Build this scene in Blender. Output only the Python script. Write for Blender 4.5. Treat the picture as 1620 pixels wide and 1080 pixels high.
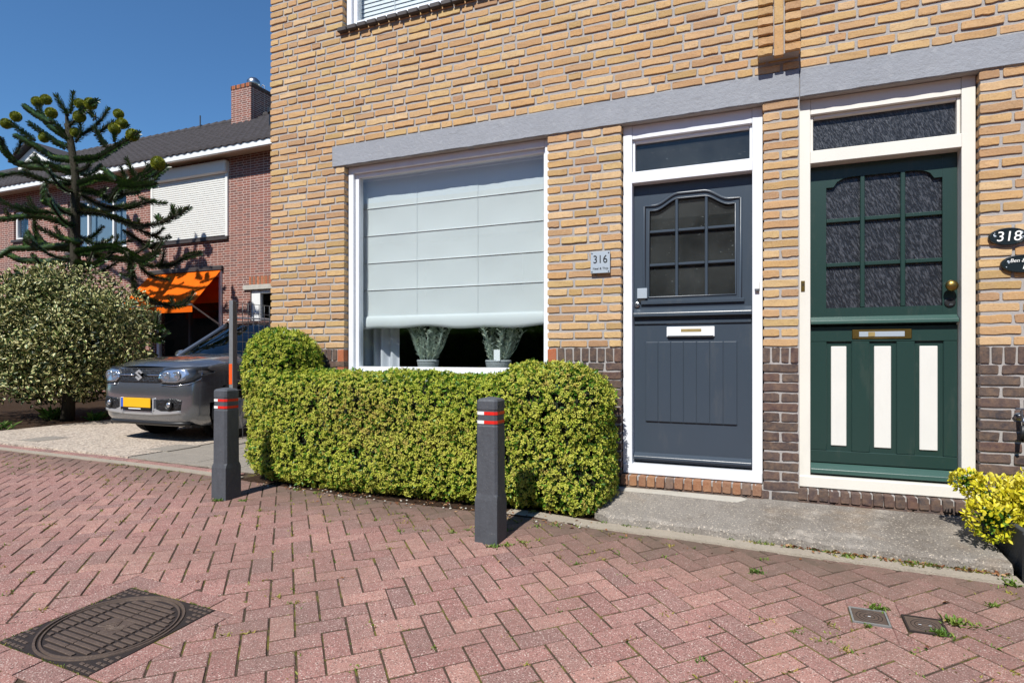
import bpy, bmesh, math, random
import numpy as np
from mathutils import Vector, Matrix
random.seed(7); rng = np.random.default_rng(11)
for o in list(bpy.data.objects): bpy.data.objects.remove(o)
scene = bpy.context.scene
C = scene.collection
rad = math.radians

# ------------------------------------------------------------------ camera
F_PX, CX, HY, CAM_H, CAM_D = 940.0, 810.0, 560.0, 1.10, 4.37
PHI = math.atan(F_PX / 2250.0)
cd = bpy.data.cameras.new('camera'); cam = bpy.data.objects.new('camera', cd); C.objects.link(cam)
cam.location = (0, -CAM_D, CAM_H); cam.rotation_euler = (rad(90), 0, PHI)
cd.sensor_width = 36; cd.lens = F_PX / 1620 * 36; cd.shift_y = 20 / 1620
cd.clip_start = 0.05; cd.clip_end = 2000
scene.camera = cam
# ------------------------------------------------------------------ light
SUN_EL, SUN_AZ = rad(49), rad(3)          # sun behind the camera, a touch from the left
w = bpy.data.worlds.new('World'); scene.world = w; w.use_nodes = True
wn = w.node_tree.nodes; wl = w.node_tree.links
bgn = wn['Background']; sky = wn.new('ShaderNodeTexSky'); sky.sky_type = 'NISHITA'
sky.sun_disc = False; sky.sun_elevation = SUN_EL; sky.sun_rotation = math.pi + SUN_AZ
sky.altitude = 0; sky.air_density = 1.0; sky.dust_density = 0.0; sky.ozone_density = 3.0
tint = wn.new('ShaderNodeMixRGB'); tint.blend_type = 'MULTIPLY'; tint.inputs[0].default_value = 1; tint.inputs[2].default_value = (.66, 1.0, 1.24, 1)
wl.new(sky.outputs[0], tint.inputs[1]); wl.new(tint.outputs[0], bgn.inputs[0]); bgn.inputs[1].default_value = 0.08
sd = bpy.data.lights.new('sun', 'SUN'); sun = bpy.data.objects.new('sun', sd); C.objects.link(sun)
sd.energy = 5.0; sd.angle = rad(0.53); sd.color = (1.0, 0.965, 0.905)
sun.rotation_euler = (math.pi / 2 - SUN_EL, 0, -SUN_AZ); sun.location = (0, -10, 12)
vs = scene.view_settings; vs.view_transform = 'Standard'; vs.look = 'None'; vs.gamma = 1; vs.exposure = 0.42
vs.use_curve_mapping = False

# ------------------------------------------------------------------ pixel helpers (photo pixel -> point on a known plane)
_s, _c = math.sin(PHI), math.cos(PHI)
def ray(x, y):
    a = (x - CX) / F_PX
    return (-_s + a * _c, _c + a * _s, (HY - y) / F_PX)
def W(x, y, Y=0.0):
    r = ray(x, y); t = (Y + CAM_D) / r[1]; return (r[0] * t, CAM_H + r[2] * t)
def G(x, y, z=0.0):
    r = ray(x, y); t = (z - CAM_H) / r[2]; return (r[0] * t, -CAM_D + r[1] * t)
def to_px(p):
    dx, dy, dz = p[0], p[1] + CAM_D, p[2] - CAM_H
    d = -dx * _s + dy * _c
    if d < 0.2: return None
    return (CX + F_PX * (dx * _c + dy * _s) / d, HY - F_PX * dz / d, d)

# ------------------------------------------------------------------ materials
def lin(h):
    h = h.lstrip('#'); r = []
    for i in (0, 2, 4):
        v = int(h[i:i+2], 16) / 255; r.append(v / 12.92 if v <= .04045 else ((v + .055) / 1.055) ** 2.4)
    return tuple(r) + (1,)
class Mat:
    def __init__(s, name, rough=.6, metal=0.0, spec=.5):
        s.m = bpy.data.materials.new(name); s.m.use_nodes = True
        s.nt = s.m.node_tree; s.b = s.nt.nodes['Principled BSDF']; s.out = s.nt.nodes['Material Output']
        s.b.inputs['Roughness'].default_value = rough; s.b.inputs['Metallic'].default_value = metal
        s.b.inputs['Specular IOR Level'].default_value = spec
        s._pos = None
    def n(s, t, **k):
        nd = s.nt.nodes.new('ShaderNode' + t)
        for a, v in k.items(): setattr(nd, a, v)
        return nd
    def l(s, a, b): s.nt.links.new(a, b)
    def pos(s):
        if s._pos is None: s._pos = s.n('NewGeometry').outputs['Position']
        return s._pos
    def noise(s, scale, detail=3, rough=.55, vec=None, stretch=None):
        nd = s.n('TexNoise'); nd.inputs['Scale'].default_value = scale; nd.inputs['Detail'].default_value = detail
        nd.inputs['Roughness'].default_value = rough
        v = vec or s.pos()
        if stretch:
            mp = s.n('Mapping'); mp.inputs['Scale'].default_value = stretch; s.l(v, mp.inputs[0]); v = mp.outputs[0]
        s.l(v, nd.inputs['Vector']); return nd.outputs['Fac']
    def vor(s, scale, feature='F1', out='Distance', vec=None):
        nd = s.n('TexVoronoi'); nd.feature = feature; nd.inputs['Scale'].default_value = scale
        s.l(vec or s.pos(), nd.inputs['Vector']); return nd.outputs[out]
    def ramp(s, fac, stops, interp='LINEAR'):
        nd = s.n('ValToRGB'); cr = nd.color_ramp; cr.interpolation = interp
        while len(cr.elements) > 1: cr.elements.remove(cr.elements[-1])
        cr.elements[0].position = stops[0][0]; cr.elements[0].color = stops[0][1]
        for p, c in stops[1:]:
            e = cr.elements.new(p); e.color = c
        s.l(fac, nd.inputs[0]); return nd.outputs[0]
    def math(s, op, a, b=None, c=None):
        nd = s.n('Math', operation=op)
        for i, v in enumerate((a, b, c)):
            if v is None: continue
            if isinstance(v, (int, float)): nd.inputs[i].default_value = v
            else: s.l(v, nd.inputs[i])
        return nd.outputs[0]
    def mix(s, fac, a, b, blend='MIX'):
        nd = s.n('MixRGB', blend_type=blend)
        for i, v in enumerate((fac, a, b)):
            if isinstance(v, (int, float)): nd.inputs[i].default_value = v
            elif isinstance(v, tuple): nd.inputs[i].default_value = v
            else: s.l(v, nd.inputs[i])
        return nd.outputs[0]
    def col(s, v):
        if isinstance(v, tuple): s.b.inputs['Base Color'].default_value = v
        else: s.l(v, s.b.inputs['Base Color'])
        return s
    def bump(s, h, strength=.4, dist=.01):
        nd = s.n('Bump'); nd.inputs['Strength'].default_value = strength; nd.inputs['Distance'].default_value = dist
        s.l(h, nd.inputs['Height']); s.l(nd.outputs[0], s.b.inputs['Normal']); return s
    def rough(s, v): s.l(v, s.b.inputs['Roughness']); return s
    def rnd(s, name='rnd'):
        a = s.n('Attribute'); a.attribute_name = name
        oi = s.n('ObjectInfo')
        return s.math('FRACT', s.math('ADD', a.outputs['Fac'], oi.outputs['Random']))
    def attr(s, name='rnd'):
        a = s.n('Attribute'); a.attribute_name = name; return a.outputs['Fac']
def g(v): return (v, v, v, 1)
def scal(c, k): return (c[0]*k, c[1]*k, c[2]*k, 1)

M = {}
def simple(name, color, rough=.5, metal=0.0, var=.12, vscale=6.0, bump=0.0, bscale=60.0, spec=.5, stretch=None):
    m = Mat(name, rough, metal, spec)
    c = lin(color) if isinstance(color, str) else color
    m.col(m.mix(m.noise(vscale, 4, stretch=stretch), scal(c, 1 - var), scal(c, 1 + var)))
    if bump: m.bump(m.noise(bscale, 4, stretch=stretch), bump, .004)
    M[name] = m.m; return m

def brick_mat(name, stops, pit=.35, speck=True):
    m = Mat(name, .88, spec=.25); r = m.rnd()
    base = m.ramp(r, stops, 'CONSTANT' if False else 'LINEAR')
    n1 = m.noise(24, 5, .7); n2 = m.noise(95, 4, .65); n3 = m.noise(5, 2)
    c = m.mix(m.ramp(n1, [(.40, g(0)), (.72, g(1))]), base, m.mix(.38, base, (.36, .22, .13, 1)))
    c = m.mix(m.ramp(n2, [(.30, g(.8)), (.43, g(0))]), c, m.mix(.55, c, (.10, .06, .04, 1)))
    c = m.mix(m.ramp(n2, [(.56, g(0)), (.70, g(pit))]), c, m.mix(.5, c, (.86, .74, .58, 1)))
    c = m.mix(m.ramp(n3, [(.3, g(.22)), (.7, g(0))]), c, scal((.3, .22, .15), 1))
    hs = m.n('HueSaturation'); hs.inputs['Saturation'].default_value = 1.02; hs.inputs['Value'].default_value = .87; m.l(c, hs.inputs['Color']); c = hs.outputs[0]
    m.col(c)
    h = m.math('ADD', m.math('MULTIPLY', n1, 1.2), m.math('MULTIPLY', n2, .8))
    m.bump(h, .45, .006); M[name] = m.m
brick_mat('brick_yellow', [(0, lin('c9a77c')), (.12, lin('c2996f')), (.24, lin('d0b07e')), (.36, lin('c49a6a')), (.46, lin('c4a874')), (.56, lin('d6b78e')),
                           (.66, lin('c79f74')), (.76, lin('b59866')), (.85, lin('bd966c')), (.92, lin('a98565')), (1, lin('c9a77c'))])
brick_mat('brick_dark', [(0, lin('42393b')), (.2, lin('3a3438')), (.4, lin('4b3c3f')), (.6, lin('3c3a3f')), (.8, lin('4d3739')), (1, lin('42393b'))], .10)
brick_mat('brick_sill_brown', [(0, lin('96674a')), (.3, lin('7a5648')), (.5, lin('a1704c')), (.75, lin('6a5a55')), (1, lin('96674a'))], .2)
brick_mat('brick_orange', [(0, lin('b96a45')), (.5, lin('a95a3c')), (1, lin('c0714b'))], .2)

m = Mat('mortar', .95, spec=.2); c = m.mix(m.noise(9, 5), lin('a5a19e'), lin('989492'))
m.col(m.mix(m.ramp(m.noise(160, 2), [(.4, g(0)), (.7, g(.5))]), c, lin('8a8682'))); m.bump(m.noise(180, 3), .6, .004); M['mortar'] = m.m

m = Mat('lintel_paint', .8, spec=.3)
c = m.mix(m.noise(2.5, 5), lin('83878e'), lin('8f9298'))
c = m.mix(m.ramp(m.noise(14, 6, .7), [(.55, g(0)), (.8, g(.5))]), c, lin('a4a6a9'))
c = m.mix(m.ramp(m.noise(4, 6, .75, stretch=(1, 1, 6)), [(.56, g(0)), (.76, g(.6))]), c, lin('6a6b6c'))
m.col(c); m.bump(m.math('ADD', m.noise(38, 4, .6), m.math('MULTIPLY', m.noise(120, 3), .5)), .6, .008); M['lintel_paint'] = m.m

def paint(name, color, rough, chip=None, grain=True):
    m = Mat(name, rough); c = lin(color)
    cc = m.mix(m.noise(3, 4), scal(c, .93), scal(c, 1.06))
    cc = m.mix(m.ramp(m.noise(7, 5, .7, stretch=(1, 1, .25)), [(.56, g(0)), (.85, g(.28))]), cc, m.mix(.5, c, lin('8a8376')))
    if chip: cc = m.mix(m.ramp(m.noise(55, 3, .6), [(.765, g(0)), (.80, g(.7))]), cc, lin(chip))
    m.col(cc)
    m.bump(m.noise(26, 3, stretch=(5, 5, .3)), .12, .003); M[name] = m.m; return m
paint('white_paint', 'd6d9de', .35); paint('cream_paint', 'd2cfc6', .42)
paint('blue_paint', '38424d', .30, '6d7780'); paint('green_paint', '203733', .32); paint('panel_white', 'cfcec8', .45)
paint('blue_paint_light', '5a6c7e', .28); paint('green_paint_light', '34504a', .35, 'a9bcb3')

def glass(name, tint, ior, bump=None, rough=0.0, dust_glint=0.0):
    m = Mat(name); nt = m.nt; nt.nodes.remove(m.b)
    tr = m.n('BsdfTransparent'); tr.inputs[0].default_value = tint
    gl = m.n('BsdfGlossy'); gl.inputs['Roughness'].default_value = rough; gl.inputs['Color'].default_value = (1, 1, 1, 1)
    lw = m.n('LayerWeight'); lw.inputs['Blend'].default_value = .5
    r0 = ((ior-1)/(ior+1))**2; fac = m.math('ADD', m.math('MULTIPLY', m.math('POWER', lw.outputs['Facing'], 5), 1-r0), r0)
    mx = m.n('MixShader'); m.l(fac, mx.inputs[0]); m.l(tr.outputs[0], mx.inputs[1]); m.l(gl.outputs[0], mx.inputs[2])
    if dust_glint:
        df = m.n('BsdfDiffuse'); df.inputs[0].default_value = (.46, .50, .50, 1); m2 = m.n('MixShader')
        fl = m.ramp(m.noise(1, 3, .6, stretch=(45, 45, 170)), [(.70, g(0)), (.735, g(.6))])  # glints of reflected light put into the dust film as pale flecks
        m.l(m.math('ADD', m.math('MULTIPLY', m.noise(4, 4), dust_glint*2), fl), m2.inputs[0]); m.l(mx.outputs[0], m2.inputs[1]); m.l(df.outputs[0], m2.inputs[2]); m.l(m2.outputs[0], m.out.inputs[0])
    else: m.l(mx.outputs[0], m.out.inputs[0])
    if bump:
        bp = m.n('Bump'); bp.inputs['Strength'].default_value = bump[1]; bp.inputs['Distance'].default_value = bump[2]
        m.l(bump[0](m), bp.inputs['Height']); m.l(bp.outputs[0], gl.inputs['Normal']); m.l(bp.outputs[0], lw.inputs['Normal'])
    M[name] = m.m
glass('window_glass', (.93, .95, .95, 1), 1.5, (lambda m: m.noise(1.2, 1), .02, .02))
glass('tinted_glass', (.45, .47, .46, 1), 1.5, (lambda m: m.noise(1.5, 1), .03, .02), dust_glint=.045)
glass('car_glass', (.16, .2, .24, 1), 1.7)
glass('lens_glass', (.9, .92, .95, 1), 1.5)
# rippled cathedral glass of the green door: bumpy, hardly see-through
m = Mat('rippled_glass', .30, spec=.6)
rp = m.noise(1.0, 2, .5, stretch=(105, 40, 40)); dg = m.n('Mapping'); dg.inputs['Rotation'].default_value = (0, rad(22), 0); m.l(m.pos(), dg.inputs[0])
nn = m.n('TexNoise'); nn.inputs['Scale'].default_value = 1; nn.inputs['Detail'].default_value = 2.5
mp2 = m.n('Mapping'); mp2.inputs['Scale'].default_value = (135, 28, 34); m.l(dg.outputs[0], mp2.inputs[0]); m.l(mp2.outputs[0], nn.inputs['Vector'])
m.col(m.mix(m.ramp(nn.outputs['Fac'], [(.46, g(0)), (.72, g(1))]), (.011, .013, .017, 1), (.065, .07, .082, 1)))  # highlight streaks on the ripples put into the colour
m.bump(nn.outputs['Fac'], .8, .006); M['rippled_glass'] = m.m

simple('blind_fabric', 'c3c8ca', .9, var=.05, vscale=3, bump=.25, bscale=500, stretch=(1, 1, .2))
simple('curtain_fabric', 'c3c5cd', .9, var=.1); simple('slat_white', 'd8dadb', .45, var=.04)
simple('interior_dark', '3a3a3a', .9, var=.2, vscale=2); simple('interior_floor', '3d342b', .6, var=.2); simple('interior_wood', 'a58b6e', .5)
simple('sofa_grey', '4a4d52', .9); simple('sill_stone', '9aa0a2', .4)
simple('steel', '9a9ea3', .32, 1.0, var=.1, vscale=20); simple('brushed_plate', 'a0abb5', .5, .3, var=.08, vscale=90, stretch=(1, 1, 12))
simple('brass', '8a7440', .38, 1.0, var=.25, vscale=30); simple('letter_black', '10141a', .5); simple('letter_white', 'e8e8e4', .5)
simple('sign_black', '1b2428', .25, var=.15); simple('white_plastic', 'dfe2e4', .4, var=.03); simple('black_plastic', '17181a', .45)
simple('amber_plate', '8c7a4c', .5, var=.3, vscale=40)
simple('galvanised', 'a3a6a6', .42, .7, var=.15, vscale=30); simple('red_reflective', 'c8241c', .35, var=.08); simple('white_reflective', 'dcdcd8', .35, var=.08)
simple('orange_reflective', 'd9531e', .4)
m = Mat('bollard_plastic', .62); c = m.mix(m.noise(14, 5, .7, stretch=(1.6, 1.6, .5)), lin('34373c'), lin('4f5359'))
c = m.mix(m.ramp(m.noise(90, 3), [(.62, g(0)), (.78, g(.35))]), c, lin('82827f')); m.col(c)
c2 = m.math('ADD', m.noise(45, 4), m.math('MULTIPLY', m.noise(9, 4, .7), 1.4)); m.bump(c2, .4, .006); M['bollard_plastic'] = m.m

# paving
m = Mat('paver_concrete', .92, spec=.2); r = m.rnd()
base = m.ramp(r, [(0, lin('a0766e')), (.25, lin('906862')), (.5, lin('aa8075')), (.75, lin('876762')), (1, lin('a0766e'))])
sp = m.noise(170, 2, .6); c = m.mix(m.ramp(sp, [(.58, g(0)), (.66, g(.9))]), base, lin('d8c6bb'))
c = m.mix(m.ramp(m.noise(140, 2, .65), [(.34, g(.9)), (.44, g(0))]), c, lin('4a3835'))
c = m.mix(m.ramp(m.noise(26, 4, .7), [(.40, g(.45)), (.60, g(0))]), c, m.mix(.5, c, lin('5d4a44')))
c = m.mix(m.ramp(m.noise(1.3, 5, .65), [(.42, g(0)), (.72, g(.7))]), c, m.mix(.6, c, lin('6d5c53')))
dirt = m.attr('dirt'); dn = m.math('MULTIPLY', dirt, m.ramp(m.noise(6, 5, .7), [(.28, g(.55)), (.55, g(1))]))
c = m.mix(dn, c, lin('5d5146')); m.col(c)
m.bump(m.math('ADD', m.noise(170, 3, .7), m.math('MULTIPLY', m.noise(30, 3), .6)), .7, .005); M['paver_concrete'] = m.m
m = Mat('joint_sand', .98, spec=.1); n1 = m.noise(7, 5, .7)
c = m.mix(m.noise(120, 3), lin('332b24'), lin('574b40'))
c = m.mix(m.ramp(n1, [(.50, g(0)), (.62, g(.75))]), c, m.mix(m.noise(60, 2), lin('4a4a20'), lin('7d7538')))
m.col(c); m.bump(m.noise(90, 4), .7, .01); M['joint_sand'] = m.m
m = Mat('far_paving', .95, spec=.2); bt = m.n('TexBrick'); m.l(m.pos(), bt.inputs['Vector']); bt.inputs['Scale'].default_value = 1
bt.inputs['Brick Width'].default_value = .208; bt.inputs['Row Height'].default_value = .104; bt.inputs['Mortar Size'].default_value = .004
bt.inputs['Color1'].default_value = lin('a0766e'); bt.inputs['Color2'].default_value = lin('876762'); bt.inputs['Mortar'].default_value = lin('4a4036'); m.col(bt.outputs[0]); M['far_paving'] = m.m

def concrete(name, a, b, agg=None, sc=1.0, agg_scale=150, bump=.5):
    m = Mat(name, .93, spec=.2); c = m.mix(m.noise(2.2*sc, 6, .65), lin(a), lin(b))
    c = m.mix(m.ramp(m.noise(5*sc, 5, .7), [(.5, g(0)), (.72, g(.6))]), c, m.mix(.5, c, lin('7a736a')))
    if agg:
        v = m.vor(agg_scale, out='Color'); sep = m.n('SeparateColor'); m.l(v, sep.inputs[0])
        c = m.mix(agg, c, m.ramp(sep.outputs[0], [(0, lin('5c5049')), (.3, lin('9a8d80')), (.6, lin('c9bba8')), (1, lin('8a7565'))]))
    m.col(c); m.bump(m.math('ADD', m.vor(agg_scale), m.noise(40, 4)), bump, .006); M[name] = m.m; return m
concrete('step_concrete', '74706b', '98928a', .25, 3.2, 150)
concrete('kerb_concrete', 'a39a8c', '8d8578', .15, 1.5, 200)
concrete('patch_concrete', 'b4b0a6', 'a8a49b', None, 2)
concrete('grey_tile', '77736c', '8a857c', .2, 2, 150)
concrete('gravel_slab', 'b8aea2', 'a39a8f', .65, 2, 45, .9)
m = Mat('soil', .98, spec=.1); c = m.mix(m.noise(18, 6, .7), lin('2b211a'), lin('4b3a2c')); m.col(c); m.bump(m.noise(35, 6, .7), 1.0, .03); M['soil'] = m.m
m = Mat('ground_far', .98, spec=.1); m.col(m.mix(m.noise(.4, 4), lin('6a6a50'), lin('7f7a68'))); M['ground_far'] = m.m
# background house
m = Mat('brick_red_wall', .9, spec=.2); mp = m.n('Mapping'); sx = m.n('SeparateXYZ'); cx_ = m.n('CombineXYZ'); m.l(m.pos(), sx.inputs[0])
m.l(m.math('ADD', sx.outputs[0], sx.outputs[1]), cx_.inputs[0]); m.l(sx.outputs[2], cx_.inputs[1]); bt = m.n('TexBrick'); m.l(cx_.outputs[0], bt.inputs['Vector'])
bt.inputs['Scale'].default_value = 1; bt.inputs['Brick Width'].default_value = .225; bt.inputs['Row Height'].default_value = .0625
bt.inputs['Mortar Size'].default_value = .0075; bt.inputs['Mortar Smooth'].default_value = .2; bt.inputs['Bias'].default_value = 0
bt.offset = .4; bt.squash = .62; bt.squash_frequency = 2
bt.inputs['Color1'].default_value = lin('855347'); bt.inputs['Color2'].default_value = lin('644843'); bt.inputs['Mortar'].default_value = lin('b9a79d')
c = m.mix(m.ramp(m.noise(2.2, 4), [(.4, g(0)), (.8, g(.35))]), bt.outputs[0], lin('8f6354')); m.col(c); m.bump(m.math('SUBTRACT', 1, bt.outputs['Fac']), .5, .01); M['brick_red_wall'] = m.m
simple('roof_tile', '353031', .8, var=.45, vscale=8, bump=.3, bscale=30); simple('fascia_white', 'd5d6d4', .5, var=.05); simple('soffit', 'b7a692', .7)
simple('shutter_white', 'd7d6d0', .45, var=.04); simple('sill_dark', '3b3533', .6); simple('lead', '8d9094', .6)
simple('house_interior', '0e0f11', .8); simple('blue_curtain', '5f7486', .7)
m = Mat('awning_fabric', .85, spec=.1); m.col(m.mix(m.noise(3, 3), lin('e8660f'), lin('f0761a'))); m.b.inputs['Transmission Weight'].default_value = 0.0
trl = m.n('BsdfTranslucent'); trl.inputs[0].default_value = lin('e0500a'); mx = m.n('MixShader'); mx.inputs[0].default_value = .3
m.l(m.b.outputs[0], mx.inputs[1]); m.l(trl.outputs[0], mx.inputs[2]); m.l(mx.outputs[0], m.out.inputs[0]); M['awning_fabric'] = m.m
# vegetation
def leafmat(name, stops, rough=.5, transl=.25, variegate=None, gloss=.4, attr='rnd'):
    m = Mat(name, rough, spec=gloss); c = m.ramp(m.attr(attr), stops)
    if variegate:
        uv = m.n('UVMap'); uv.uv_map = 'uv'; sp = m.n('SeparateXYZ'); m.l(uv.outputs[0], sp.inputs[0])
        e = m.math('ABSOLUTE', m.math('SUBTRACT', sp.outputs[0], .5))
        e = m.math('ADD', m.math('MULTIPLY', e, 2), m.math('MULTIPLY', m.noise(60, 2), .35))
        c = m.mix(m.ramp(e, [(.52, g(0)), (.68, g(1))]), c, variegate)
    m.col(c)
    tl = m.n('BsdfTranslucent'); m.l(c if not isinstance(c, tuple) else c, tl.inputs[0])
    mx = m.n('MixShader'); mx.inputs[0].default_value = transl; m.l(m.b.outputs[0], mx.inputs[1]); m.l(tl.outputs[0], mx.inputs[2]); m.l(mx.outputs[0], m.out.inputs[0])
    M[name] = m.m
leafmat('hedge_flower', [(0, lin('93a22c')), (.3, lin('b0b83e')), (.6, lin('c8c856')), (.85, lin('b4b64e')), (1, lin('baa656'))], .6)
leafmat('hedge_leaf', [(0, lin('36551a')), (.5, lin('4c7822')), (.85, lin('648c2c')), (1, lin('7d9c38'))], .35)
leafmat('holly_leaf', [(0, lin('22381a')), (.5, lin('375520')), (1, lin('4f6e2c'))], .42, .15, lin('c2bb82'), .4)
leafmat('holly_leaf_dark', [(0, lin('182612')), (.6, lin('2a3d18')), (1, lin('4f5a2a'))], .42, .15, None, .4)
leafmat('araucaria_leaf', [(0, lin('1c2c12')), (.5, lin('2c451d')), (.85, lin('425e24')), (1, lin('66792c'))], .35, .08, None, .5)
leafmat('cone_scale', [(0, lin('5f6a16')), (.6, lin('848a1e')), (1, lin('a09a2e'))], .6, .1)
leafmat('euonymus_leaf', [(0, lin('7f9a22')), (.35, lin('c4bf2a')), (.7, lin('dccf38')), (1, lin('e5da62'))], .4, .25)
leafmat('lavender_leaf', [(0, lin('a8baac')), (.5, lin('c6d2c8')), (1, lin('d6dcc4'))], .6, .35)
leafmat('weed_leaf', [(0, lin('4a6a22')), (.4, lin('66802e')), (.75, lin('8c8836')), (1, lin('a08c46'))], .55, .25)
leafmat('blade_leaf', [(0, lin('3f6a2a')), (.5, lin('5d8a3c')), (1, lin('8aa35a'))], .45, .25)
leafmat('dry_leaf', [(0, lin('5a3320')), (.5, lin('7d5030')), (1, lin('a58560'))], .8, .1)
m = Mat('bark', .95, spec=.1); m.col(m.mix(m.noise(14, 6, .7, stretch=(1, 1, .3)), lin('26231c'), lin('48443a'))); m.bump(m.noise(40, 5, stretch=(1, 1, .3)), .8, .02); M['bark'] = m.m
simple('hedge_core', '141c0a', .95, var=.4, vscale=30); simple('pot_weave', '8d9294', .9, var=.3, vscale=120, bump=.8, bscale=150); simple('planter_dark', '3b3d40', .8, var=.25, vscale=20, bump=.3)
m = Mat('cast_iron', .62, .25); c = m.mix(m.noise(20, 5, .7), lin('4a3d37'), lin('635449')); c = m.mix(m.ramp(m.noise(90, 3), [(.55, g(0)), (.75, g(.5))]), c, lin('7d6c5e')); m.col(c); m.bump(m.noise(150, 3), .4, .003); M['cast_iron'] = m.m
simple('cast_iron_dark', '2c2421', .7, .2, var=.3, vscale=40, bump=.3, bscale=160)
# car
m = Mat('car_paint', .24, .8); m.col(m.mix(m.noise(900, 1), lin('777b81'), lin('8e9298'))); m.b.inputs['Coat Weight'].default_value = 1; m.b.inputs['Coat Roughness'].default_value = .04; M['car_paint'] = m.m
simple('car_black', '111214', .5, var=.1); simple('car_silver', 'b4b7ba', .35, .5, var=.03); simple('chrome', 'd0d3d6', .12, 1.0, var=.02)
simple('tyre_rubber', '141414', .9, var=.2, vscale=30, bump=.5, bscale=80); simple('plate_yellow', 'd9a414', .45, var=.04); simple('plate_blue', '2a55b4', .45); simple('lamp_reflector', 'c9ced4', .18, .85, var=.25, vscale=35)
m = Mat('grille_mesh', .45); m.col(m.mix(m.ramp(m.vor(42), [(.3, g(0)), (.5, g(1))]), lin('040405'), lin('1c1d20'))); m.bump(m.vor(42), .8, .01); M['grille_mesh'] = m.m
simple('opposite_brick', '5d463c', .9, var=.25, vscale=3); simple('opposite_hedge', '1f3012', .95, var=.6, vscale=7, bump=1.0, bscale=14)

m = Mat('step_concrete', .93, spec=.2); c = m.mix(m.noise(3.2, 6, .7), lin('6f6a64'), lin('98928a'))
c = m.mix(m.ramp(m.noise(1.7, 5, .7), [(.46, g(0)), (.66, g(.75))]), c, lin('5f574f')); c = m.mix(m.ramp(m.noise(4.5, 5, .7), [(.56, g(0)), (.72, g(.6))]), c, lin('b3aba0'))
c = m.mix(m.ramp(m.noise(2.6, 4, .6), [(.58, g(0)), (.75, g(.5))]), c, lin('8a7660')); c = m.mix(m.ramp(m.noise(110, 3, .7), [(.36, g(.7)), (.46, g(0))]), c, lin('4c463f')); c = m.mix(m.ramp(m.noise(85, 2, .6), [(.60, g(0)), (.68, g(.7))]), c, lin('cbbfae'))
m.col(c); m.bump(m.math('ADD', m.noise(90, 4, .7), m.noise(14, 4)), .7, .008); M['step_concrete'] = m.m
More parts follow.
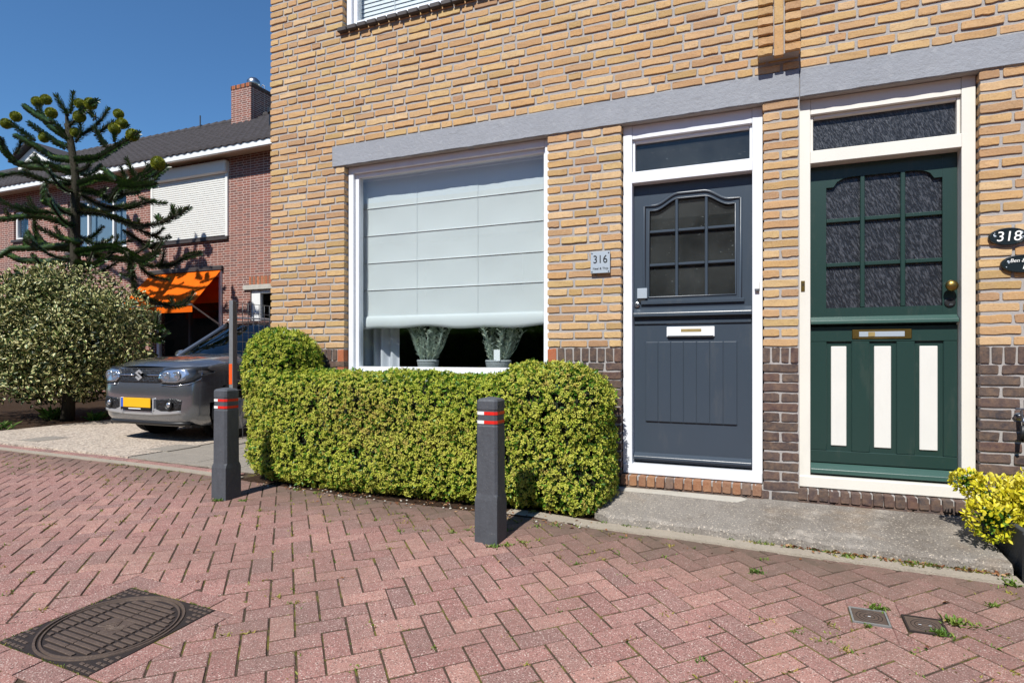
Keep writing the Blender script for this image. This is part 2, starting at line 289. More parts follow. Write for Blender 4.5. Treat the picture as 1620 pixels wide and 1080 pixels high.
# ------------------------------------------------------------------ geometry helpers
def link(o, parent=None):
    C.objects.link(o)
    if parent is not None:
        o.parent = parent; o.matrix_parent_inverse = PINV[parent.name] if parent.name in PINV else Matrix()
    return o
PINV = {}
def tag(o, label=None, cat=None, group=None, kind=None):
    if label: o['label'] = label
    if cat: o['category'] = cat
    if group: o['group'] = group
    if kind: o['kind'] = kind
    return o
def thing(name, label, cat, loc=(0, 0, 0), group=None):
    o = bpy.data.objects.new(name, None); C.objects.link(o); o.location = loc; o.empty_display_size = .1
    PINV[o.name] = Matrix.Translation(-Vector(loc)); return tag(o, label, cat, group)
class MB:
    def __init__(s): s.v = []; s.f = []; s.r = []
    def add(s, vs, fs, r=None):
        b = len(s.v); s.v += [tuple(p) for p in vs]; s.f += [tuple(i + b for i in f) for f in fs]
        s.r += [random.random() if r is None else r] * len(fs); return s
    def box(s, x0, x1, y0, y1, z0, z1, r=0.0):
        if x0 > x1: x0, x1 = x1, x0
        if z0 > z1: z0, z1 = z1, z0
        return s.add([(x0,y0,z0),(x1,y0,z0),(x1,y1,z0),(x0,y1,z0),(x0,y0,z1),(x1,y0,z1),(x1,y1,z1),(x0,y1,z1)],
              [(0,3,2,1),(4,5,6,7),(0,1,5,4),(1,2,6,5),(2,3,7,6),(3,0,4,7)], r)
    def prism_xz(s, poly, y0, y1, r=0.0):
        n = len(poly); a = sum(poly[i][0]*poly[(i+1)%n][1]-poly[(i+1)%n][0]*poly[i][1] for i in range(n))
        if a < 0: poly = poly[::-1]
        vs = [(x, y0, z) for x, z in poly] + [(x, y1, z) for x, z in poly]
        fs = [tuple(range(n)), tuple(range(2*n-1, n-1, -1))] + [((i+1)%n, i, n+i, n+(i+1)%n) for i in range(n)]
        return s.add(vs, fs, r)
    def prism_xy(s, poly, z0, z1, r=0.0, ztop=None):
        n = len(poly); a = sum(poly[i][0]*poly[(i+1)%n][1]-poly[(i+1)%n][0]*poly[i][1] for i in range(n))
        if a < 0: poly = poly[::-1]
        vs = [(x, y, z0) for x, y in poly] + [(x, y, (ztop(x, y) if ztop else z1)) for x, y in poly]
        fs = [tuple(range(n-1, -1, -1)), tuple(range(n, 2*n))] + [(i, (i+1)%n, n+(i+1)%n, n+i) for i in range(n)]
        return s.add(vs, fs, r)
    def tube(s, path, rads, n=8, cap=True, r=0.0):
        path = [Vector(p) for p in path]
        if isinstance(rads, (int, float)): rads = [rads] * len(path)
        b = len(s.v); up = Vector((0, 0, 1)); vs = []; prev = None
        for i, p in enumerate(path):
            d = (path[min(i+1, len(path)-1)] - path[max(i-1, 0)]).normalized()
            if prev is None:
                a = d.cross(up)
                if a.length < .05: a = d.cross(Vector((1, 0, 0)))
            else: a = prev - d * prev.dot(d)
            a.normalize(); prev = a; c = d.cross(a)
            for k in range(n):
                t = 2*math.pi*k/n; vs.append(p + a*(math.cos(t)*rads[i]) + c*(math.sin(t)*rads[i]))
        fs = []
        for i in range(len(path)-1):
            for k in range(n): fs.append((i*n+k, i*n+(k+1)%n, (i+1)*n+(k+1)%n, (i+1)*n+k))
        if cap: fs.append(tuple(range(n-1, -1, -1))); fs.append(tuple(range((len(path)-1)*n, len(path)*n)))
        return s.add(vs, fs, r)
    def lathe(s, prof, c, n=24, axis='z', r=0.0):
        vs = []; fs = []
        for (rr, h) in prof:
            for k in range(n):
                t = 2*math.pi*k/n; a, b = rr*math.cos(t), rr*math.sin(t)
                vs.append((c[0]+a, c[1]+b, c[2]+h) if axis == 'z' else ((c[0]+a, c[1]+h, c[2]+b) if axis == 'y' else (c[0]+h, c[1]+a, c[2]+b)))
        for i in range(len(prof)-1):
            for k in range(n): fs.append((i*n+k, i*n+(k+1)%n, (i+1)*n+(k+1)%n, (i+1)*n+k))
        fs.append(tuple(range(n-1, -1, -1))); fs.append(tuple(range((len(prof)-1)*n, len(prof)*n)))
        return s.add(vs, fs, r)
    def build(s, name, mat, parent=None, bevel=0.0, smooth=False, fixn=True, seg=1):
        me = bpy.data.meshes.new(name); me.from_pydata(s.v, [], s.f)
        if bevel or fixn:
            bm = bmesh.new(); bm.from_mesh(me)
            if fixn: bmesh.ops.recalc_face_normals(bm, faces=bm.faces)
            if bevel:
                es = [e for e in bm.edges if len(e.link_faces) == 2 and e.calc_face_angle(0) > .35]
                bmesh.ops.bevel(bm, geom=es, offset=bevel, segments=seg, affect='EDGES', clamp_overlap=True, profile=.6)
            bm.to_mesh(me); bm.free()
        if smooth:
            me.polygons.foreach_set('use_smooth', [True]*len(me.polygons))
        me.materials.append(M[mat]); o = bpy.data.objects.new(name, me); link(o, parent); return o
def np_mesh(name, V, Q, mat, parent=None, rnd=None, uv=None, dirt=None, smooth=False):
    """V (n,3); Q (m,k) faces all of k corners; face attribute rnd; corner uv by vertex."""
    me = bpy.data.meshes.new(name); n, (mf, k) = len(V), Q.shape
    me.vertices.add(n); me.vertices.foreach_set('co', np.ascontiguousarray(V, np.float32).ravel())
    me.loops.add(mf*k); me.loops.foreach_set('vertex_index', Q.astype(np.int32).ravel())
    me.polygons.add(mf); me.polygons.foreach_set('loop_start', np.arange(0, mf*k, k, dtype=np.int32))
    if smooth: me.polygons.foreach_set('use_smooth', np.ones(mf, bool))
    me.update(calc_edges=True)
    for nm, a in (('rnd', rnd), ('dirt', dirt)):
        if a is not None: me.attributes.new(nm, 'FLOAT', 'FACE').data.foreach_set('value', np.asarray(a, np.float32))
    if uv is not None:
        l = me.uv_layers.new(name='uv'); l.data.foreach_set('uv', np.asarray(uv, np.float32)[Q.ravel()].ravel())
    me.materials.append(M[mat]); o = bpy.data.objects.new(name, me); link(o, parent); return o
def norm(a): return a / np.maximum(np.linalg.norm(a, axis=-1, keepdims=True), 1e-9)
def leaves(P, D, U, L, Wd, fold=.25, bend=.15):
    """Six-point folded leaves: P base, D direction, U upper side normal. Returns V, Q, uv."""
    n = len(P); D = norm(D); S = norm(np.cross(D, U)); U = np.cross(S, D)
    L = np.broadcast_to(np.asarray(L, float), (n,))[:, None]; Wd = np.broadcast_to(np.asarray(Wd, float), (n,))[:, None]
    V = np.empty((n, 6, 3)); V[:, 0] = P
    for i, (a, b, sg) in enumerate(((.3, .42, 1), (.68, .42, 1), (1, 0, 0), (.68, .42, -1), (.3, .42, -1))):
        V[:, i+1] = P + D*L*a + S*Wd*b*sg + U*(Wd*fold*abs(sg) - L*bend*a*a)
    b = (np.arange(n)*6)[:, None]
    Q = np.concatenate([b + np.array([[0, 1, 2, 3]]), b + np.array([[0, 3, 4, 5]])], 1).reshape(-1, 4)
    uv = np.tile(np.array([[.5, 0], [1, .3], [1, .7], [.5, 1], [0, .7], [0, .3]]), (n, 1))
    return V.reshape(-1, 3), Q, uv
def runit(n):
    v = rng.normal(size=(n, 3)); return norm(v)
def text_mesh(name, body, size, loc, rot, mat, parent, extrude=.0012, align='CENTER', shear=0.0, squeeze=1.0):
    cu = bpy.data.curves.new(name, 'FONT'); cu.body = body; cu.size = size; cu.align_x = align; cu.align_y = 'CENTER'; cu.extrude = extrude; cu.shear = shear
    t = bpy.data.objects.new(name, cu); C.objects.link(t); dg = bpy.context.evaluated_depsgraph_get()
    me = bpy.data.meshes.new_from_object(t.evaluated_get(dg)); bpy.data.objects.remove(t)
    me.transform(Matrix.Translation(loc) @ rot @ Matrix.Diagonal((squeeze, 1, 1, 1))); me.materials.clear(); me.materials.append(M[mat])
    return link(bpy.data.objects.new(name, me), parent)
FACE = Matrix.Rotation(rad(90), 4, 'X')       # text standing upright, read from -Y
def wall_grid(mb, X0, X1, Z0, Z1, Y0, Y1, holes):
    xs = sorted({X0, X1} | {h[0] for h in holes} | {h[1] for h in holes}); zs = sorted({Z0, Z1} | {h[2] for h in holes} | {h[3] for h in holes})
    xs = [x for x in xs if X0 <= x <= X1]; zs = [z for z in zs if Z0 <= z <= Z1]
    def solid(i, j):
        if i < 0 or j < 0 or i >= len(xs)-1 or j >= len(zs)-1: return False
        cx, cz = (xs[i]+xs[i+1])/2, (zs[j]+zs[j+1])/2
        return not any(h[0] < cx < h[1] and h[2] < cz < h[3] for h in holes)
    for i in range(len(xs)-1):
        for j in range(len(zs)-1):
            if not solid(i, j): continue
            a, b, c, d = xs[i], xs[i+1], zs[j], zs[j+1]
            mb.add([(a,Y0,c),(b,Y0,c),(b,Y0,d),(a,Y0,d)], [(0,1,2,3)], 0); mb.add([(a,Y1,c),(b,Y1,c),(b,Y1,d),(a,Y1,d)], [(3,2,1,0)], 0)
            if not solid(i-1, j): mb.add([(a,Y0,c),(a,Y0,d),(a,Y1,d),(a,Y1,c)], [(0,1,2,3)], 0)
            if not solid(i+1, j): mb.add([(b,Y0,c),(b,Y1,c),(b,Y1,d),(b,Y0,d)], [(0,1,2,3)], 0)
            if not solid(i, j-1): mb.add([(a,Y0,c),(a,Y1,c),(b,Y1,c),(b,Y0,c)], [(0,1,2,3)], 0)
            if not solid(i, j+1): mb.add([(a,Y0,d),(b,Y0,d),(b,Y1,d),(a,Y1,d)], [(0,1,2,3)], 0)
def frame_rect(x0, x1, z0, z1, wl_, wr, wt, wb, y0, y1):
    mb = MB(); mb.box(x0, x0+wl_, y0, y1, z0, z1); mb.box(x1-wr, x1, y0, y1, z0, z1)
    if wt: mb.box(x0+wl_, x1-wr, y0+.0015, y1, z1-wt, z1)
    if wb: mb.box(x0+wl_, x1-wr, y0+.0015, y1, z0, z0+wb)
    return mb

# ------------------------------------------------------------------ ground, road, driveway
KX = [-16, -8.4, -6, -5, -4.3, -3.6, -3, -2, -1.4, -1, 0, 1.1, 2.5, 8]
KY = [-.30, -.32, -.38, -.42, -.48, -.54, -.60, -.62, -.63, -.70, -.76, -.84, -.90, -.98]
def kerb_y(x): return float(np.interp(x, KX, KY))
mb = MB(); mb.add([(-400,-400,-.36),(400,-400,-.36),(400,400,-.36),(-400,400,-.36)], [(0,1,2,3)])
tag(mb.build('ground', 'ground_far', fixn=False), kind='structure')
def gz(x, y):                                  # the street falls gently away from the house fronts
    k = float(np.interp(x, [-3.5, -.5], [.02, .075])); return -k*min(3.4, max(0.0, kerb_y(x)-y-.15))
def Gz(px, py):
    z = 0.0
    for _ in range(6): x, y = G(px, py, z); z = gz(x, y)
    return x, y, z
def drape(o):
    for c_ in list(o.children):
        if c_.type == 'MESH':
            for v in c_.data.vertices: v.co.z += gz(v.co.x, v.co.y)
        drape(c_)
gxs = [-60, -40, -25, -18] + list(np.arange(-16, 8.01, .5)) + [12, 20, 35, 60]; gys = list(np.arange(-9, .26, .25))
def ground_grid(dz, keep):
    mb = MB(); n = len(gys); vs_ = [(x, y, gz(x, y)+dz) for x in gxs for y in gys]
    fs_ = [(i*n+j, (i+1)*n+j, (i+1)*n+j+1, i*n+j+1) for i in range(len(gxs)-1) for j in range(n-1) if keep((gxs[i]+gxs[i+1])/2, (gys[j]+gys[j+1])/2)]
    return mb.add(vs_, fs_)
road = tag(ground_grid(-.0048, lambda x, y: True).build('road', 'joint_sand', fixn=False), kind='structure')
ground_grid(-.004, lambda x, y: (x < -13.5 or x > 4.5 or y < -6.75) and y < -.9).build('far_paving', 'far_paving', road, fixn=False)

PW = .106
MAN = (-2.86, -2.30, -2.945, -2.385)                         # manhole frame x0,x1,y0,y1
RING = (MAN[0]-.108, MAN[1]+.108, MAN[2]-.108, MAN[3]+.108)
COV = [(.360, .510, -1.475, -1.33), (.560, .712, -1.485, -1.335)]
def clip(poly, a, b, c):                                     # keep a*x+b*y<=c
    out = []
    for i in range(len(poly)):
        p, q = poly[i], poly[(i+1) % len(poly)]; dp, dq = a*p[0]+b*p[1]-c, a*q[0]+b*q[1]-c
        if dp <= 0: out.append(p)
        if dp*dq < 0:
            t = dp/(dp-dq); out.append((p[0]+(q[0]-p[0])*t, p[1]+(q[1]-p[1])*t))
    return out
def area(poly): return abs(sum(poly[i][0]*poly[(i+1)%len(poly)][1]-poly[(i+1)%len(poly)][0]*poly[i][1] for i in range(len(poly))))/2
o0 = Gz(954.3, 1021.5); U45 = (math.cos(rad(43.5)), math.sin(rad(43.5))); V45 = (-U45[1], U45[0])
def L2W(u, v): return (o0[0] + PW*(u*U45[0]+v*V45[0]), o0[1] + PW*(u*U45[1]+v*V45[1]))
polys = []
R = 90; gp = .043
for i in range(-R, R):
    for j in range(-R//2, R//2):
        u, v = i + 2*j, i - 2*j
        cw = L2W(u+1.5, v)
        if not (-13.6 < cw[0] < 4.9 and -6.8 < cw[1] < 0.3): continue
        for (a, b, c_, d) in ((u, u+2, v, v+1), (u+2, u+3, v-1, v+1)):
            jt = [random.gauss(0, .007) for _ in range(3)]
            q = [L2W(a+gp+jt[0], c_+gp+jt[1]), L2W(b-gp+jt[0], c_+gp+jt[1]+jt[2]), L2W(b-gp+jt[0], d-gp+jt[1]+jt[2]), L2W(a+gp+jt[0], d-gp+jt[1])]
            polys.append(q)
def cut_zone(q, z):
    cx, cy = sum(p[0] for p in q)/len(q), sum(p[1] for p in q)/len(q)
    if max(p[0] for p in q) <= z[0] or min(p[0] for p in q) >= z[1] or max(p[1] for p in q) <= z[2] or min(p[1] for p in q) >= z[3]: return q
    return None
def split_zone(q, z):                        # a paver cut round a rectangular frame: up to four pieces
    if cut_zone(q, z) is not None: return [q]
    out = [clip(q, 1, 0, z[0]), clip(q, -1, 0, -z[1])]; mid = clip(clip(q, -1, 0, -z[0]), 1, 0, z[1])
    if len(mid) > 2: out += [clip(mid, 0, 1, z[2]), clip(mid, 0, -1, -z[3])]
    return [o_ for o_ in out if len(o_) > 2 and area(o_) > .0004]
good = []
for q in polys:
    mx_ = sum(p[0] for p in q)/len(q); sl = (kerb_y(mx_+.1)-kerb_y(mx_-.1))/.2; ky = kerb_y(mx_)
    q = clip(q, -sl, 1, ky - sl*mx_ - .004)
    if len(q) < 3 or area(q) < .0006: continue
    ps = split_zone(q, (RING[0]-.003, RING[1]+.003, RING[2]-.003, RING[3]+.003))
    for z in COV: ps = [r_ for q_ in ps for r_ in split_zone(q_, z)]
    good += ps
# straight course of pavers around the manhole frame
x = RING[0]
while x < RING[1]-.02:
    for (ya, yb) in ((RING[2], MAN[2]-.005), (MAN[3]+.005, RING[3])):
        good.append([(x+.002, ya), (min(x+.205, RING[1])-.002, ya), (min(x+.205, RING[1])-.002, yb), (x+.002, yb)])
    x += .2075
y = MAN[2]
while y < MAN[3]-.02:
    for (xa, xb) in ((RING[0], MAN[0]-.005), (MAN[1]+.005, RING[1])):
        good.append([(xa, y+.002), (xb, y+.002), (xb, min(y+.26, MAN[3])-.002), (xa, min(y+.26, MAN[3])-.002)])
    y += .262
def paver_geo(q, h=0.0, tilt=(0, 0)):
    n = len(q); cx, cy = sum(p[0] for p in q)/n, sum(p[1] for p in q)/n
    if sum(q[i][0]*q[(i+1)%n][1]-q[(i+1)%n][0]*q[i][1] for i in range(n)) < 0: q = q[::-1]
    zt = lambda p: h + tilt[0]*(p[0]-cx) + tilt[1]*(p[1]-cy)
    r0 = [(p[0], p[1], h-.05) for p in q]; r1 = [(p[0], p[1], zt(p)-.0025) for p in q]; r2 = []
    for p in q:
        d = math.hypot(p[0]-cx, p[1]-cy); k = max(0, 1-.0045/d) if d else 1
        pp = (cx+(p[0]-cx)*k, cy+(p[1]-cy)*k); r2.append((pp[0], pp[1], zt(p)))
    fs = [(i, (i+1)%n, n+(i+1)%n, n+i) for i in range(n)] + [(n+i, n+(i+1)%n, 2*n+(i+1)%n, 2*n+i) for i in range(n)] + [tuple(range(2*n, 3*n))]
    return r0+r1+r2, fs
def px_area(pts):
    pp = [to_px(p) for p in pts]
    if any(p is None for p in pp): return 0
    cx, cy = sum(p[0] for p in pp)/len(pp), sum(p[1] for p in pp)/len(pp)
    if not (-5 < cx < 1625 and -5 < cy < 1085): return 0
    return abs(sum(pp[i][0]*pp[(i+1)%len(pp)][1]-pp[(i+1)%len(pp)][0]*pp[i][1] for i in range(len(pp))))/2
def dirt_at(x, y):
    d = kerb_y(x) - y; k = max(0, 1 - d/.75); k2 = 1 if -3.6 < x < .4 else .75
    return min(1, k**1.1*k2 + .25*max(0, 1-abs(y+1.55)/.5)*max(0, 1-abs(x-.6)/.9))
good.sort(key=lambda q: -px_area([(p[0], p[1], 0) for p in q]))
rest = MB(); rd = []
for k, q in enumerate(good):
    cx, cy = sum(p[0] for p in q)/len(q), sum(p[1] for p in q)/len(q)
    gx1_, gy1_ = (gz(cx+.05, cy)-gz(cx-.05, cy))/.1, (gz(cx, cy+.05)-gz(cx, cy-.05))/.1
    vs_, fs_ = paver_geo(q, gz(cx, cy)+random.gauss(0, .0009), (gx1_+random.gauss(0, .008), gy1_+random.gauss(0, .008))); dv = dirt_at(cx, cy)
    if k < 300:
        me = bpy.data.meshes.new('paver'); me.from_pydata([(x-cx, y-cy, z) for x, y, z in vs_], [], fs_); me.materials.append(M['paver_concrete'])
        me.attributes.new('dirt', 'FLOAT', 'FACE').data.foreach_set('value', np.full(len(fs_), dv, np.float32))
        o = bpy.data.objects.new('paver', me); link(o, road); o.location = (cx, cy, 0)
    else:
        rest.add(vs_, fs_, random.random()); rd += [dv]*len(fs_)
o = rest.build('herringbone_pavers', 'paver_concrete', road, fixn=False); tag(o, kind='stuff')
o.data.attributes.new('rnd', 'FLOAT', 'FACE').data.foreach_set('value', np.array(rest.r, np.float32)); o.data.attributes.new('dirt', 'FLOAT', 'FACE').data.foreach_set('value', np.array(rd, np.float32))

def strip(xa, xb, off0, off1, z0, z1, mat, name, n=40, parent=None, jit=0.0):
    mb = MB(); xs = np.linspace(xa, xb, n)
    vs = []
    for x in xs:
        y = kerb_y(x); j = random.uniform(-jit, jit); vs += [(x, y+off0+j, z0), (x, y+off0+j+.004, z1), (x, y+off1, z1), (x, y+off1, z0)]
    fs = []
    for i in range(n-1):
        for k in range(4): fs.append((i*4+k, (i+1)*4+k, (i+1)*4+(k+1) % 4, i*4+(k+1) % 4))
    fs += [(0, 1, 2, 3), ((n-1)*4+3, (n-1)*4+2, (n-1)*4+1, (n-1)*4)]
    mb.add(vs, fs); return mb.build(name, mat, parent)
kb = tag(strip(-15.5, -4.25, 0.002, .085, -.06, .008, 'kerb_concrete', 'kerb'), kind='structure')
tag(strip(-1.62, 1.16, 0.002, .125, -.06, .010, 'kerb_concrete', 'gutter_band', jit=.006), kind='structure')
x = -15.4
while x < -4.35:                                              # row of red clinker bricks behind the kerb
    y0 = kerb_y(x+.1)+.09; q = [(x+.003, y0), (x+.205, y0+kerb_y(x+.2)-kerb_y(x)), (x+.205, y0+.098+kerb_y(x+.2)-kerb_y(x)), (x+.003, y0+.098)]
    vs_, fs_ = paver_geo(q, .012+random.gauss(0, .0015)); b_ = MB().add(vs_, fs_); b_.build('kerb_brick', 'paver_concrete', kb, fixn=False); x += .2085
def yard(x): return kerb_y(x)+.19
mb = MB(); xs = np.linspace(-9.8, -6.1, 24)
mb.prism_xy([(x, yard(x)) for x in xs] + [(-6.1, 6.5), (-9.8, 6.5)], -.06, .03)
drv = tag(mb.build('driveway', 'gravel_slab'), kind='structure')
for (px, py, wx, wy) in ((275, 708, .34, .42), (70, 694, .36, .40)):  # two flat dark rectangles lying on the driveway
    gx, gy = G(px, py, .03); MB().prism_xy([(gx-wx/2, gy-wy/2), (gx+wx/2, gy-wy/2), (gx+wx/2, gy+wy/2), (gx-wx/2, gy+wy/2)], .02, .034).build('dark_patch', 'grey_tile', drv)
pth = tag(MB().prism_xy([(-6.1, yard(-6.1)), (-4.2, yard(-4.2)), (-4.2, 6.5), (-6.1, 6.5)], -.06, .012).build('side_path', 'joint_sand', fixn=True), kind='structure')
for i in range(6):
    for j in range(21):
        x0, y0 = -6.09+i*.306, .0 - .42 + j*.306
        q = [(x0+.004, y0+.004), (x0+.302, y0+.004), (x0+.302, y0+.302), (x0+.004, y0+.302)]
        q = clip(q, 0, -1, -(yard(x0+.15)+.004))
        if len(q) < 3 or area(q) < .004: continue
        vs_, fs_ = paver_geo(q, .026+random.gauss(0, .001)); MB().add(vs_, fs_).build('paving_slab', 'grey_tile', pth, fixn=False)
tag(MB().prism_xy([(-60, .1), (-9.8, .1), (-9.8, 6.5), (-60, 6.5)], -.06, .022).build('garden_bed', 'soil'), kind='structure')
tag(MB().prism_xy([(x, kerb_y(x)+.004) for x in np.linspace(-4.2, -.95, 20)] + [(-.95, 0), (-4.2, 0)], -.06, .006).build('hedge_bed', 'soil'), kind='structure')
tag(MB().prism_xy([(1.2, kerb_y(1.2)+.12), (8, -.9), (8, 0), (1.2, 0)], -.06, .02).build('front_bed', 'soil'), kind='structure')
# concrete doorstep slab, falling towards the street, front edge worn
mb = MB(); xs = np.linspace(-1.02, 1.15, 60); rows = []
for x in xs:
    yf = kerb_y(x)+.118+random.gauss(0, .004); zf = .060+random.gauss(0, .003); cs = max(0, -.90-x)*.6
    rows.append([(x, yf+cs, 0.0), (x, yf+.004+cs, zf-.016+random.gauss(0, .003)), (x, yf+.022+random.gauss(0, .004)+cs, zf), (x, -.30, .098), (x, .014, .122), (x, .014, 0)])
vs_ = [p for r_ in rows for p in r_]; fs_ = []
for i in range(59):
    for k in range(5): fs_.append((i*6+k, (i+1)*6+k, (i+1)*6+k+1, i*6+k+1))
fs_ += [(0,1,2,3,4,5), tuple(59*6+k for k in (5,4,3,2,1,0))]
step = tag(mb.add(vs_, fs_).build('doorstep_slab', 'step_concrete'), 'worn grey concrete doorstep slab in front of the two doors', 'doorstep')
pp = [(-.93,-.02)]
mb = MB(); pts = [(-.97,-.008),(-.93,-.105),(-.6,-.10),(-.3,-.125),(-.14,-.13),(-.08,-.05),(-.12,-.008)]
mb.prism_xy(pts, .10, .128, ztop=lambda x, y: .1232 + .08*y*1.0); mb.build('mortar_patch', 'patch_concrete', step)

# ------------------------------------------------------------------ brickwork
def brick_variants(L, H, n, D=.07):
    out = []
    for _ in range(n):
        j = lambda s: random.gauss(0, s); c = min(.006, H*.12)
        pts = [(0, c), (c, 0), (L*.36, j(.0018)), (L*.68, j(.0018)), (L-c, 0), (L, c+j(.001)), (L, H-c), (L-c, H), (L*.66, H+j(.002)), (L*.3, H+j(.002)), (c, H), (0, H-c)]
        pts = [(x+j(.0012), z+j(.0010)) for x, z in pts]; m_ = len(pts); cx, cz = L/2, H/2
        def ins(p, d): return (p[0]+(d if p[0] < cx else -d)*min(1, abs(p[0]-cx)/(L/2)*1.6 if abs(p[0]-cx) > L*.3 else 0), p[1]+(d if p[1] < cz else -d))
        r0 = [(p[0], D, p[1]) for p in pts]; r1 = [(p[0], .0016+j(.0004), p[1]) for p in pts]; r2 = [(ins(p, .0030)[0], j(.0007), ins(p, .0030)[1]) for p in pts]
        fs = [((i+1) % m_, i, m_+i, m_+(i+1) % m_) for i in range(m_)] + [(m_+(i+1) % m_, m_+i, 2*m_+i, 2*m_+(i+1) % m_) for i in range(m_)] + [tuple(range(2*m_, 3*m_))]
        fs = [f[::-1] for f in fs[:-1]] + [fs[-1]]
        out.append((np.array(r0+r1+r2), fs))
    return out
random.seed(3)
VAR = {('S'): brick_variants(.205, .054, 14), ('H'): brick_variants(.098, .054, 14), ('V'): brick_variants(.050, .098, 6)}
VARLEN = {'S': .205, 'H': .098, 'V': .05}
VMESH = {}
def vmesh(kind, k, mat):
    key = (kind, k, mat)
    if key not in VMESH:
        v, f = VAR[kind][k]; me = bpy.data.meshes.new('brick'); me.from_pydata([tuple(p) for p in v], [], f); me.materials.append(M[mat]); VMESH[key] = me
    return VMESH[key]
class Bricks:
    """Collects bricks of one wall: (kind, x, z, length, mat, y0, height)."""
    def __init__(s): s.b = []
    def add(s, kind, x, z, L, mat, y=0.0, H=None):
        if H is None and kind != 'V' and mat == 'brick_dark': H = .0525; z -= .003
        s.b.append((kind, x + random.gauss(0, .001), z + .003 + random.gauss(0, .0009), L, mat, y + random.gauss(0, .0016), H, random.randrange(len(VAR[kind])), random.gauss(0, .0035)))
    def course(s, x0, x1, z, mat, par, y=0.0, jamb=None):
        j = .015; wdt = x1-x0
        if wdt < .05: return
        if wdt < .245:
            if par and wdt > .15: h = (wdt-j)/2; s.add('H', x0, z, h, mat, y); s.add('H', x0+h+j, z, h, mat, y)
            else: s.add('S', x0, z, wdt, mat, y)
            return
        p = x0; first = True; last = None
        while True:
            rem = x1-p
            if rem <= .232: s.add('S' if rem > .15 else 'H', p, z, rem, mat if not jamb else jamb, y); break
            if rem <= .36:
                a = (rem-j)*random.choice((.34, .5, .62)); a = min(max(a, .075), .215); a = max(a, rem-j-.225)
                s.add('S' if a > .15 else 'H', p, z, a, mat, y); b = rem-j-a; s.add('S' if b > .15 else 'H', p+a+j, z, b, mat, y); break
            if first: L = .205 if par else random.choice((.098, .155)); first = False
            else: L = .205 if (last != 'S' or random.random() < .45) else .098
            last = 'S' if L > .15 else 'H'; L *= 1+random.gauss(0, .02)
            s.add('S' if L > .15 else 'H', p, z, L, mat, y); p += L+j
    def emit(s, parent, hidden=lambda x, z: False, limit=300):
        def key(b):
            k_, x, z, L, mt, y, H, vi, rot = b; h = H or (.054 if k_ != 'V' else .098)
            if hidden(x+L/2, z+h/2): return 0
            return -px_area([(x, y, z), (x+L, y, z), (x+L, y, z+h), (x, y, z+h)])
        bs = sorted(s.b, key=key)
        for b in bs[:limit]:
            k_, x, z, L, mt, y, H, vi, rot = b; o = bpy.data.objects.new('brick', vmesh(k_, vi, mt)); link(o, parent)
            o.location = (x, y, z); o.scale = (L/VARLEN[k_], 1, (H or (.0455 if k_ != 'V' else .098))/(.054 if k_ != 'V' else .098)); o.rotation_euler = (0, rot*.5, 0)
        by = {}
        for b in bs[limit:]: by.setdefault(b[4], []).append(b)
        for mt, lst in by.items():
            V = []; Fq = []; rn = []; base = 0
            for (k_, x, z, L, _, y, H, vi, rot) in lst:
                v, f = VAR[k_][vi]; vv = v*np.array([L/VARLEN[k_], 1, (H or (.0455 if k_ != 'V' else .098))/(.054 if k_ != 'V' else .098)])
                vv = np.c_[vv[:, 0]+vv[:, 2]*rot*.5, vv[:, 1], vv[:, 2]-vv[:, 0]*rot*.5] + np.array([x, y, z])
                V.append(vv); Fq += [tuple(i+base for i in q) for q in f]; rn += [random.random()]*len(f); base += len(vv)
            me = bpy.data.meshes.new('brickwork'); me.from_pydata(np.concatenate(V).tolist(), [], Fq); me.attributes.new('rnd', 'FLOAT', 'FACE').data.foreach_set('value', np.array(rn, np.float32))
            me.materials.append(M[mt]); tag(link(bpy.data.objects.new('brickwork', me), parent), kind='stuff')
CH = .0661; ZS = 1.147; XC, XR = -4.34, 5.2; TOP = 5.62; SPLIT = .241
D1 = (-.950, .017, .212, 2.80); D2 = (.233, 1.213, .212, 2.80); WN = (-3.470, -1.527, .90, 2.80); LT = (-3.60, 9, 2.80, 2.985); UW = (-3.500, -1.52, 3.99, 5.40)
def spans(z, x0, x1):
    zz = z+.027; cuts = [h for h in (D1, D2, WN, LT, (-3.49, -1.53, 4.04, 5.4)) if h[2]-.02 < zz < h[3]+.004]
    iv = [(x0, x1)]
    for h in cuts:
        nv = []
        for a, b in iv:
            if h[1] <= a or h[0] >= b: nv.append((a, b)); continue
            if h[0] > a: nv.append((a, h[0]))
            if h[1] < b: nv.append((h[1], b))
        iv = nv
    return iv
B316, B318 = Bricks(), Bricks()
def side(x): return B316 if x < SPLIT-.02 else B318
def run(z, mat, par):
    for a, b in spans(z, XC, XR):
        parts = [(a, b)] if not (a < SPLIT-.03 and b > SPLIT+.03) else [(a, SPLIT-.005), (SPLIT+.006, b)]
        for (p, q) in parts: side((p+q)/2).course(p, q, z, mat, par)
n_up = 25
for i in range(n_up): run(ZS+.006+i*CH, 'brick_yellow', i % 2)
for i in range(3):
    B316.course(XC, -3.606, ZS+.006+(n_up+i)*CH-.002, 'brick_yellow', (n_up+i) % 2)
zz = 2.985+.010; i = 0
while zz < TOP-.06:
    run(zz, 'brick_yellow', i % 2); zz += CH; i += 1
for i in range(14):                                             # dark plinth below the soldier course
    z = ZS-.098-.006-(i+1)*CH+.006
    for a, b in spans(z, XC, XR): side((a+b)/2).course(a, b, z, 'brick_dark', i % 2)
for a, b in spans(1.09, XC, XR):
    aa, bb = (a, b)
    if abs(b-WN[0]) < .01: bb = b-.085
    if abs(a-WN[1]) < .01: aa = a+.085
    nn_ = max(1, round((bb-aa+.012)/.062)); pt = (bb-aa+.012)/nn_
    for k in range(nn_): side((a+b)/2).add('V', aa+k*pt, ZS-.104, pt-.012, 'brick_dark')
